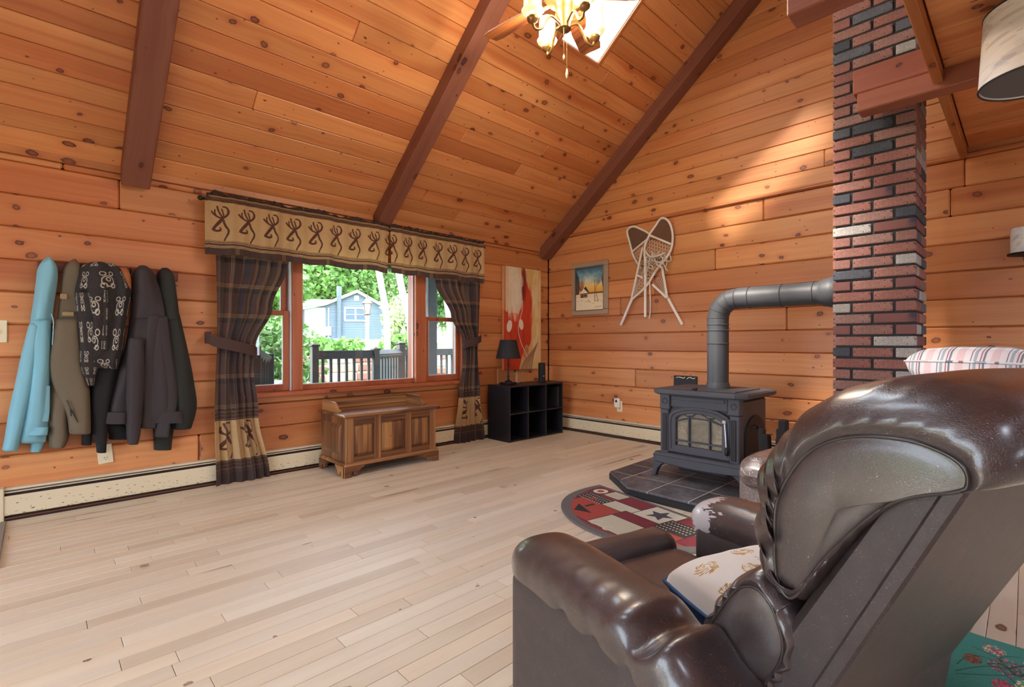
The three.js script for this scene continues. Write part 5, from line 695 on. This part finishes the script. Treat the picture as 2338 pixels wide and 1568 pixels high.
const floralTex = canvasTex(512, 512, (c, W, H) => { c.fillStyle = '#f3f1ea'; c.fillRect(0, 0, W, H); const r = rngOf(32), fl = (x, y, s, cols) => { for (let i = 0; i < 90; i++) { const a = r() * 6.28, d = s * Math.sqrt(r()); c.globalAlpha = .75; c.strokeStyle = cols[Math.floor(r() * cols.length)]; c.lineWidth = 2.5; c.beginPath(); c.moveTo(x + d * Math.cos(a), y + d * .8 * Math.sin(a)); c.lineTo(x + (d + 8) * Math.cos(a + .3), y + (d + 8) * .8 * Math.sin(a + .3)); c.stroke(); } }; for (let i = 0; i < 30; i++) { c.globalAlpha = .8; c.strokeStyle = ['#6f7a4e', '#8f8a58', '#4f5a4a'][i % 3]; c.lineWidth = 3; const x = 120 + r() * 280, y = 140 + r() * 260; c.beginPath(); c.moveTo(x, y); c.quadraticCurveTo(x + 40 * r(), y + 30, x + 60 * (r() - .3), y + 60 * r()); c.stroke(); } fl(190, 210, 44, ['#c9963f', '#a87427', '#e0b860']); fl(330, 250, 56, ['#d3a552', '#b5803a', '#e7c67c']); fl(255, 340, 40, ['#c9a04c', '#8f6a30']); fl(140, 330, 34, ['#b8862f', '#d8b768']); fl(110, 440, 40, ['#c9963f', '#e0b860', '#a87427']); fl(250, 450, 36, ['#b5803a', '#e7c67c']); fl(60, 250, 34, ['#c9a04c', '#8f6a30']); fl(390, 400, 40, ['#c5474f', '#d8626a']); fl(80, 120, 36, ['#d3a552', '#b5803a']); fl(250, 90, 34, ['#c9963f', '#a87427']); fl(400, 120, 40, ['#c5474f', '#a52f3d', '#e07a78']); fl(430, 160, 30, ['#b73c46', '#d8626a']); c.globalAlpha = 1; });
pillow('floral_pillow', 'white pillow with gold flowers and blue underside lying on the brown recliner seat', 'pillow', .42, .38, .15, [1.262, .49, -.395], [-1.5, -.5, .12], floralTex, std(0x35557f, .9));
const plaidTex = canvasTex(512, 512, (c, W, H) => { c.fillStyle = '#dfe9ec'; c.fillRect(0, 0, W, H); for (let v = 0; v < 2; v++) for (let i = 0; i < 4; i++) for (const [o, w, col, a] of [[0, 30, '#b86a72', .22], [50, 8, '#3f4f66', .7], [64, 5, '#7c3a48', .7], [80, 12, '#57788a', .5], [100, 4, '#3f4f66', .7]]) { c.globalAlpha = a; c.fillStyle = col; v ? c.fillRect(i * 128 + o, 0, w, H) : c.fillRect(0, i * 128 + o, W, w); } c.globalAlpha = 1; });
pillow('plaid_pillow', 'pale plaid pillow resting on top of the worn recliner back', 'pillow', .48, .42, .2, [3.04, .955, -.12], [-1.25, 1.2, 0], plaidTex);
// footstool
const needleTex = canvasTex(512, 512, (c, W, H) => { c.fillStyle = '#3f968c'; c.fillRect(0, 0, W, H); const r = rngOf(71); for (let x = 0; x < W; x += 6) { c.globalAlpha = .35; c.fillStyle = '#2f7a74'; c.fillRect(x, 0, 2, H); } for (let i = 0; i < 5000; i++) { c.globalAlpha = .2; c.fillStyle = r() < .5 ? '#5fb3a6' : '#2c6f6a'; c.fillRect(r() * W, r() * H, 4, 3); } const fl = (x, y, s, cols) => { for (let i = 0; i < 140; i++) { const a = r() * 6.28, d = s * Math.sqrt(r()); c.globalAlpha = .9; c.fillStyle = cols[Math.floor(r() * cols.length)]; c.fillRect(x + d * Math.cos(a), y + d * Math.sin(a) * .8, 7, 5); } }; fl(255, 250, 62, ['#c24b78', '#a83460', '#e88fae', '#8c2a4a']); fl(170, 200, 40, ['#e6dca0', '#cfc07a', '#f2ecc4']); fl(330, 180, 42, ['#e6dca0', '#d2a0b4']); fl(130, 260, 34, ['#b52f4c', '#d8607c']); fl(360, 290, 40, ['#c24b78', '#e6dca0']); fl(240, 340, 30, ['#7c3a28', '#a85a3a']); c.strokeStyle = '#2c4a34'; c.lineWidth = 4; for (let i = 0; i < 14; i++) { c.globalAlpha = .8; c.beginPath(); c.moveTo(250, 250); c.quadraticCurveTo(250 + (r() - .5) * 200, 250 + (r() - .5) * 200, 250 + (r() - .5) * 330, 250 + (r() - .5) * 260); c.stroke(); } c.globalAlpha = 1; });
{ const s = thing('footstool', 'teal needlepoint footstool with pink and cream roses', 'footstool', [1.70, 0, -.035]); const top = softBox(-.19, .19, .20, .30, -.18, .18, .035, .012, 4), p = top.attributes.position, uv = new Float32Array(p.count * 2); for (let i = 0; i < p.count; i++) { uv[2 * i] = clamp((p.getX(i) + .19) / .38); uv[2 * i + 1] = clamp((p.getZ(i) + .18) / .36); } top.setAttribute('uv', new THREE.BufferAttribute(uv, 2)); part('cushion', top, std(0xffffff, .95, { map: needleTex, bumpMap: rep(cloth, 30), bumpScale: .0015 }), s); part('frame', bxl(-.175, .175, .16, .205, -.165, .165, .01), oakM, s); for (const x of [-.14, .14]) for (const z of [-.13, .13]) part('leg', T(lathe([[.016, 0], [.022, .01], [.018, .06], [.026, .1], [.02, .12], [.03, .16]], 14), x, 0, z), oakM, s); }
// black sack on the hearth, black plate on the wall behind the stove
{ const b = thing('kindling_bucket', 'black coal bucket of charred kindling beside the wood stove', 'bucket', [3.42, .062, -1.10]); part('bucket', lathe([[.10, 0], [.14, .02], [.165, .3], [.17, .31], [.16, .31], [.13, .03], [0, .02]], 28), std(0x18171a, .5), b); const r = rngOf(15); for (let i = 0; i < 7; i++) { const a = rr(0, 6.28, r), d = rr(.02, .08, r); part('kindling_log', bar([d * Math.cos(a), .08, d * Math.sin(a)], [1.5 * d * Math.cos(a + .6) + .02, rr(.44, .56, r), 1.5 * d * Math.sin(a + .6)], rr(.04, .065, r), rr(.035, .05, r), .008), std(0x1c1818, .85, { bumpMap: rep(speck, 2), bumpScale: .004 }), b); } part('handle', tube([[-.165, .29, 0], [-.15, .36, .07], [0, .40, .12], [.15, .36, .07], [.165, .29, 0]], .005, 24, 8), ironD, b); }
{ const p = thing('wall_plaque', 'small black plaque with white scrollwork low on the gable wall behind the stove', 'plaque', [XG - .001, .55, -2.49], -Math.PI / 2); part('plate', T(cbox(.26, .22, .014, .004), 0, .1, .007), blackM, p); part('scrollwork', J(tube([[-.10, .19, .015], [-.06, .195, .016], [-.02, .185, .016], [.0, .198, .016]], .004, 16, 6), tube([[.02, .18, .016], [.05, .196, .016], [.09, .186, .016], [.11, .195, .016]], .004, 16, 6)), whiteM, p); }
// added fill lamps behind the camera, unseen, put in to brighten the room
for (const [x, z, n] of [[-.9, 1.3, 'near the back windows'], [1.6, 1.7, 'between the back windows'], [3.9, 1.4, 'toward the gable wall']]) {
  const l = thing('added_fill_lamp', 'added fill lamp, a round white flush fitting under the loft ' + n, 'lamp', [x, 2.53, z]); part('pan', T(new THREE.CylinderGeometry(.19, .19, .03, 40), 0, -.015, 0), whiteM, l); part('diffuser', lathe([[0, -.075], [.09, -.068], [.15, -.05], [.175, -.03]], 40), phy(0xffffff, .5, { emissive: 0xe2ecff, emissiveIntensity: 6, side: THREE.DoubleSide }), l);
  const a = new THREE.RectAreaLight(0xe2ecff, 48, .3, .3); a.position.set(0, -.082, 0); a.rotation.x = -Math.PI / 2; l.add(a);
}
// ---------------------------------------------------------------- outside the window
console.log('outside');
{
  const gr = struct('ground', 'grassy yard outside the window'), g = grid((u, v) => { const x = lerp(-40, 90, u), d = v * v * 100; return [x, lerp(-.55, 1.2, sst(d, 6, 60)), -4.9 - d]; }, 30, 30); part('lawn', g, std(0x6f7f4a, .95, { map: dataTex(256, 256, (x, y, c) => { const k = vn(x / 3, y / 3, 85, 85); c[0] = 200 + 55 * k; c[1] = 200 + 55 * k; c[2] = 170 + 60 * k; }) }), gr); part('soil', bxl(-40, 60, -.7, -.6, -4.8, 40, 0), std(0x5a5a45, .95), gr);
  const dM = std(0x3d4344, .7), dark = std(0x2f3433, .7), deck = thing('porch_deck', 'dark grey porch deck outside the window', 'deck'); for (let i = 0; i < 17; i++) part('deck_board', bxl(1.2, 8, -.09, -.06, -4.66 - i * .142 - .136, -4.66 - i * .142, .004), dM, deck);
  const roof = thing('added_porch_roof', 'unseen porch roof added over the deck to keep sun out, on dark posts', 'roof'); part('sun_block_sheet', T(cbox(10, .1, 2.7, .01), 3.0, 2.50, -5.95, -.06), dark, roof); part('front_beam', bxl(-2, 8, 2.28, 2.42, -7.1, -6.96, .006), dark, roof); part('post', bxl(4.72, 4.90, -.06, 2.28, -7.1, -6.94, .008), dark, roof, 'dark porch post'); part('post', bxl(7.8, 7.96, -.06, 2.28, -7.1, -6.94, .008), dark, roof); part('post', bxl(1.25, 1.41, -.06, 2.28, -7.1, -6.94, .008), dark, roof);  // roof sheet is unseen, added and widened to keep sun off the window
  const rl = thing('porch_railing', 'dark grey porch railing with square balusters and capped posts', 'railing');
  const post = (x, z, h, s = .09) => { const p = part('post', bxl(x - s / 2, x + s / 2, -.06, h, z - s / 2, z + s / 2, .005), dM, rl); part('post_cap', J(bxl(x - s * .65, x + s * .65, h, h + .025, z - s * .65, z + s * .65, .004), T(new THREE.ConeGeometry(s * .55, .03, 4), x, h + .04, z, 0, Math.PI / 4)), dM, p); };
  const run = (a, b, n) => { part('rail', bar([a[0], .955, a[1]], [b[0], .955, b[1]], .09, .05), dM, rl); part('rail', bar([a[0], .90, a[1]], [b[0], .90, b[1]], .04, .07), dM, rl); part('rail', bar([a[0], .08, a[1]], [b[0], .08, b[1]], .04, .07), dM, rl); for (let i = 1; i < n; i++) { const x = lerp(a[0], b[0], i / n), z = lerp(a[1], b[1], i / n); part('baluster', bxl(x - .018, x + .018, .08, .90, z - .018, z + .018, .003), dM, rl); } };
  const A = [2.75, -6.8], B = [3.675, -6.8], C = [4.62, -7.65], D = [7.6, -7.65]; post(...A, 1.06); post(...B, 1.0); post(...C, 1.09, .12); post(...D, 1.06); run(A, B, 8); run(B, C, 9); run(C, D, 24);
  const sr = thing('stair_railing', 'dark sloping stair rail outside the side pane of the window', 'railing'); part('post', bxl(1.71, 1.81, -.06, 1.07, -6.05, -5.95, .005), dark, sr); part('post', bxl(2.06, 2.16, -.4, .97, -6.7, -6.6, .005), dark, sr); part('rail', bar([1.76, 1.0, -6.0], [2.11, .88, -6.65], .05, .12), dark, sr); part('rail', bar([1.76, .3, -6.0], [2.11, .1, -6.65], .04, .08), dark, sr); for (let i = 1; i < 5; i++) part('baluster', bar([lerp(1.76, 2.11, i / 5), lerp(.3, .1, i / 5), lerp(-6, -6.65, i / 5)], [lerp(1.76, 2.11, i / 5), lerp(1, .88, i / 5), lerp(-6, -6.65, i / 5)], .035, .035), dark, sr);
  // house
  const h = thing('blue_house', 'blue clapboard house with twin window, white trim and grey flue beyond the yard', 'house', [20.97, 0, -42.2], -26.4 * Math.PI / 180);
  const side = dataTex(64, 256, (x, y, c) => { const q = (y % 16) / 16; const v = q < .14 ? 150 : 238; c[0] = c[1] = c[2] = v; }), blueM = std(0x8595a8, .8, { map: rep(side, .25, .42) }), wM = std(0xd9dcdd, .8), roofM = std(0xa9adb0, .9);
  const face = extr([[-4.6, 1.5], [2.43, 1.5], [2.43, 4.45], [0, 5.8], [-2.7, 4.6], [-4.6, 4.2]], 6, 0); face.translate(0, 0, -6); part('siding', wuv(face, 0, 1), blueM, h);
  const rf = (a, b, ov) => { const dx = b[0] - a[0], dy = b[1] - a[1], L = Math.hypot(dx, dy), g = cbox(L + ov, .14, 6.6, .01); g.rotateZ(Math.atan2(dy, dx)); g.translate((a[0] + b[0]) / 2, (a[1] + b[1]) / 2 + .08, -2.9); return g; };
  part('roof', J(rf([2.75, 4.27], [0, 5.8], .1), rf([0, 5.8], [-2.7, 4.6], .1), rf([-2.7, 4.6], [-4.9, 4.12], .1)), roofM, h); part('fascia', J(...[[[2.75, 4.25], [0, 5.8]], [[0, 5.8], [-2.7, 4.58]], [[-2.7, 4.58], [-4.9, 4.1]]].map(([a, b]) => bar([a[0], a[1], .36], [b[0], b[1], .36], .2, .06))), wM, h);
  part('white_wall', bxl(-4.45, -2.72, 1.55, 4.3, .0, .05, 0), wM, h); part('foundation', bxl(-4.3, 2.4, .2, 1.52, -5.5, -.05, 0), std(0xc8ccd0, .9), h); part('window_trim', J(bxl(-1.15, .85, 3.1, 3.25, 0, .08), bxl(-1.15, .85, 4.25, 4.4, 0, .08), bxl(-1.15, -1.0, 3.1, 4.4, 0, .08), bxl(.7, .85, 3.1, 4.4, 0, .08), bxl(-.22, -.08, 3.1, 4.4, 0, .08), bxl(-1.1, .8, 3.70, 3.76, 0, .06)), wM, h); for (const [a, b] of [[-1.0, -.22], [-.08, .7]]) part('pane', bxl(a, b, 3.25, 4.25, .0, .03, 0), std(0x51677a, .2), h);
  part('gable_vent', bxl(-.26, .14, 4.98, 5.45, 0, .06, .01), wM, h); part('flue', rod([-1.55, 1.5, .35], [-1.55, 6.2, .35], .21, .21, 16), std(0x6d7a86, .8), h); part('flue_base', extr([[-2.5, .5], [-1.1, .5], [-1.25, 1.52], [-1.9, 1.52]], .8, .02), std(0xa3a8b4, .9), h); part('meter_box', bxl(-2.75, -2.2, 1.8, 2.6, .05, .3, .02), wM, h); part('downspout', rod([-2.45, 1.6, .1], [-2.45, 4.3, .1], .06), wM, h);
  part('rear_roof', T(cbox(3.6, .15, 3, .02), -3.7, 4.9, -4.0, .35), roofM, h);
  // lamp post
  const l = thing('lamp_post', 'weathered lantern on a tan post in the yard', 'lamp post', [6.73, -.45, -12.94]); part('post', rod([0, 0, 0], [0, 2.3, 0], .055, .05, 14), std(0xb3a184, .85), l); part('post_sleeve', J(T(lathe([[.05, 0], [.065, .02], [.05, .06], [.06, .16], [.05, .2], [.07, .26], [.045, .32]], 14), 0, 2.05, 0)), std(0xa78f7c, .85), l); part('lantern_glass', new THREE.CylinderGeometry(.14, .085, .3, 4).rotateY(.4).translate(0, 2.53, 0), phy(0xe8ecec, .3, { transmission: .6, thickness: 0 }), l); part('lantern_frame', J(T(new THREE.ConeGeometry(.2, .2, 4), 0, 2.78, 0, 0, .4), T(lathe([[0, 0], [.09, 0], [.1, .03], [0, .03]], 12), 0, 2.36, 0), ...[0, 1, 2, 3].map((k) => { const a = k * Math.PI / 2 + .4; return rod([.085 * Math.sin(a), 2.38, .085 * Math.cos(a)], [.145 * Math.sin(a), 2.69, .145 * Math.cos(a)], .01, .01, 6); }), rod([0, 2.86, 0], [0, 2.95, 0], .025, .005, 8)), std(0x5d5148, .7), l);
  // trees
  const bark = canvasTex(64, 256, (c, W, H) => { c.fillStyle = '#d5d6d2'; c.fillRect(0, 0, W, H); const r = rngOf(8); for (let i = 0; i < 60; i++) { c.fillStyle = ['#8c8c86', '#5e5c58', '#b9bab4'][i % 3]; c.globalAlpha = .6; c.fillRect(r() * W, r() * H, 6 + r() * 18, 2 + r() * 3); } }), birchM = std(0xffffff, .9, { map: bark });
  const trunk = (label, b, t, r0, r1, m, n = 'birch_tree') => solo(n, tube([b, [lerp(b[0], t[0], .35) + .05, lerp(b[1], t[1], .35), b[2]], [lerp(b[0], t[0], .7) - .03, lerp(b[1], t[1], .7), lerp(b[2], t[2], .7)], t], (r0 + r1) / 2, 20, 12), m, label, 'tree');
  const at = (u, v, d) => { const lat = (u - 1169) / 1129 * d; return [.7218 * lat + .6921 * d, 1.1 + (784 - v) / 1129 * d, .6921 * lat - .7218 * d]; };
  trunk('white birch trunk standing close beside the blue house corner', at(885, 830, 16), at(858, 520, 16), .11, .09, birchM); trunk('leaning white birch trunk nearer the porch post', at(940, 830, 15), at(905, 560, 15), .11, .09, birchM); trunk('grey bark tree trunk seen through the side pane', at(1028, 860, 12), at(1020, 560, 12), .12, .1, std(0x8f9089, .95, { bumpMap: rep(speck, 2, 8), bumpScale: .01 }), 'tree_trunk');
  const leafG = new THREE.BufferGeometry(); leafG.setAttribute('position', new THREE.Float32BufferAttribute([0, 0, 0, .5, .12, .25, 0, 0, 1, 0, 0, 0, 0, 0, 1, -.5, .12, .25 + .2], 3)); leafG.computeVertexNormals();
  const leafM = [0x5f8a3a, 0x88a35e, 0x4d7433, 0xa3b584].map((c) => phy(c, .8, { side: THREE.DoubleSide, transmission: .25, thickness: 0 }));
  function crown(name, label, cat, c, rad, n, size, mi, seed, tr) { const o = thing(name, label, cat, c), r = rngOf(seed), im = new THREE.InstancedMesh(leafG, leafM[mi], n), m = new THREE.Matrix4(), q = new THREE.Quaternion(), e = new THREE.Euler(); im.name = 'foliage'; im.userData.kind = 'stuff'; im.castShadow = im.receiveShadow = true; for (let i = 0; i < n; i++) { const a = r() * 6.283, b = Math.acos(2 * r() - 1), k = Math.pow(r(), .45) * (.75 + .5 * vn(a * 2 + seed, b * 3)); e.set(r() * 6, r() * 6, r() * 6); q.setFromEuler(e); const s = size * (.6 + .8 * r()); m.compose(V(rad[0] * k * Math.sin(b) * Math.cos(a), rad[1] * k * Math.cos(b), rad[2] * k * Math.sin(b) * Math.sin(a)), q, V(s, s, s)); im.setMatrixAt(i, m); } o.add(im); if (tr) part('trunk', rod([0, -tr, 0], [0, 0, 0], .3, .16, 10), std(0x5b5048, .95), o); return o; }
  const tr = (u, v, d, R, n, mi, seed, label, size = .5) => { const p = at(u, v, d); crown('leafy_tree', label, 'tree', p, [R, R * 1.1, R], n, size, mi, seed, p[1] + .5); };
  tr(705, 620, 66, 10, 12000, 1, 1, 'pale green tree behind the blue house, on the white wall side'); tr(770, 585, 62, 8, 12000, 0, 2, 'bright green tree crown above the blue house flue'); tr(860, 610, 70, 10, 12000, 3, 3, 'silvery green tree behind the blue house roof peak'); tr(985, 640, 40, 3.2, 6000, 2, 4, 'dense green tree right behind the two birch trunks', .35); tr(1045, 640, 44, 4, 5000, 1, 5, 'light green tree seen past the dark porch post', .35); tr(600, 620, 40, 3.6, 5000, 0, 6, 'green tree seen above the ivy hedge'); tr(925, 735, 34, 1.6, 2600, 3, 9, 'low pale shrubby tree between the birch trunks', .25);
  crown('ivy_hedge', 'tall leafy green ivy hedge outside the side pane', 'hedge', [2.9, .35, -10.6], [1.5, 1.45, .8], 5200, .13, 2, 11); 
  for (const [u, v, d, label, s] of [[715, 800, 20, 'small bright green bush by the white wall of the blue house', .9], [752, 801, 22, 'low green bush at the flue base', .7], [790, 800, 21, 'small grey green bush below the twin window', .8], [915, 797, 18, 'low bush beside the leaning birch', .8]]) crown('garden_bush', label, 'bush', at(u, v, d), [s, s * .6, s], 700, .22, 0, u);
  // terrace
  const t = thing('terrace_wall', 'reddish stone terrace wall behind the porch railing', 'stone wall'), r = rngOf(88), sm = ['#9a6a5a', '#b08a78', '#8d5f50', '#c2b4a4'].map((c) => std(c, .95, { bumpMap: rep(speck, 2), bumpScale: .01 })); for (let k = 0; k < 6; k++) { let x = 4.0; while (x < 9.5) { const w = rr(.3, .7, r); part('stone', T(cbox(w - .02, .2, .3, .03), x + w / 2, -.35 + k * .21, -10.8 - .16 * k - (x - 4) * .25), sm[Math.floor(r() * 4)], t); x += w; } }
  const b = thing('barrel_planter', 'grey wooden barrel planter outside the side pane', 'planter', [3.05, -.5, -8.9]); part('staves', lathe([[.0, 0], [.26, 0], [.32, .4], [.30, .95], [.27, .95], [.27, .85], [0, .85]], 20), std(0x8d9498, .9), b); part('hoop', T(new THREE.TorusGeometry(.322, .012, 6, 30), 0, .55, 0, Math.PI / 2), std(0x4d4d4d, .8), b);
}
renderer.render(scene, camera);
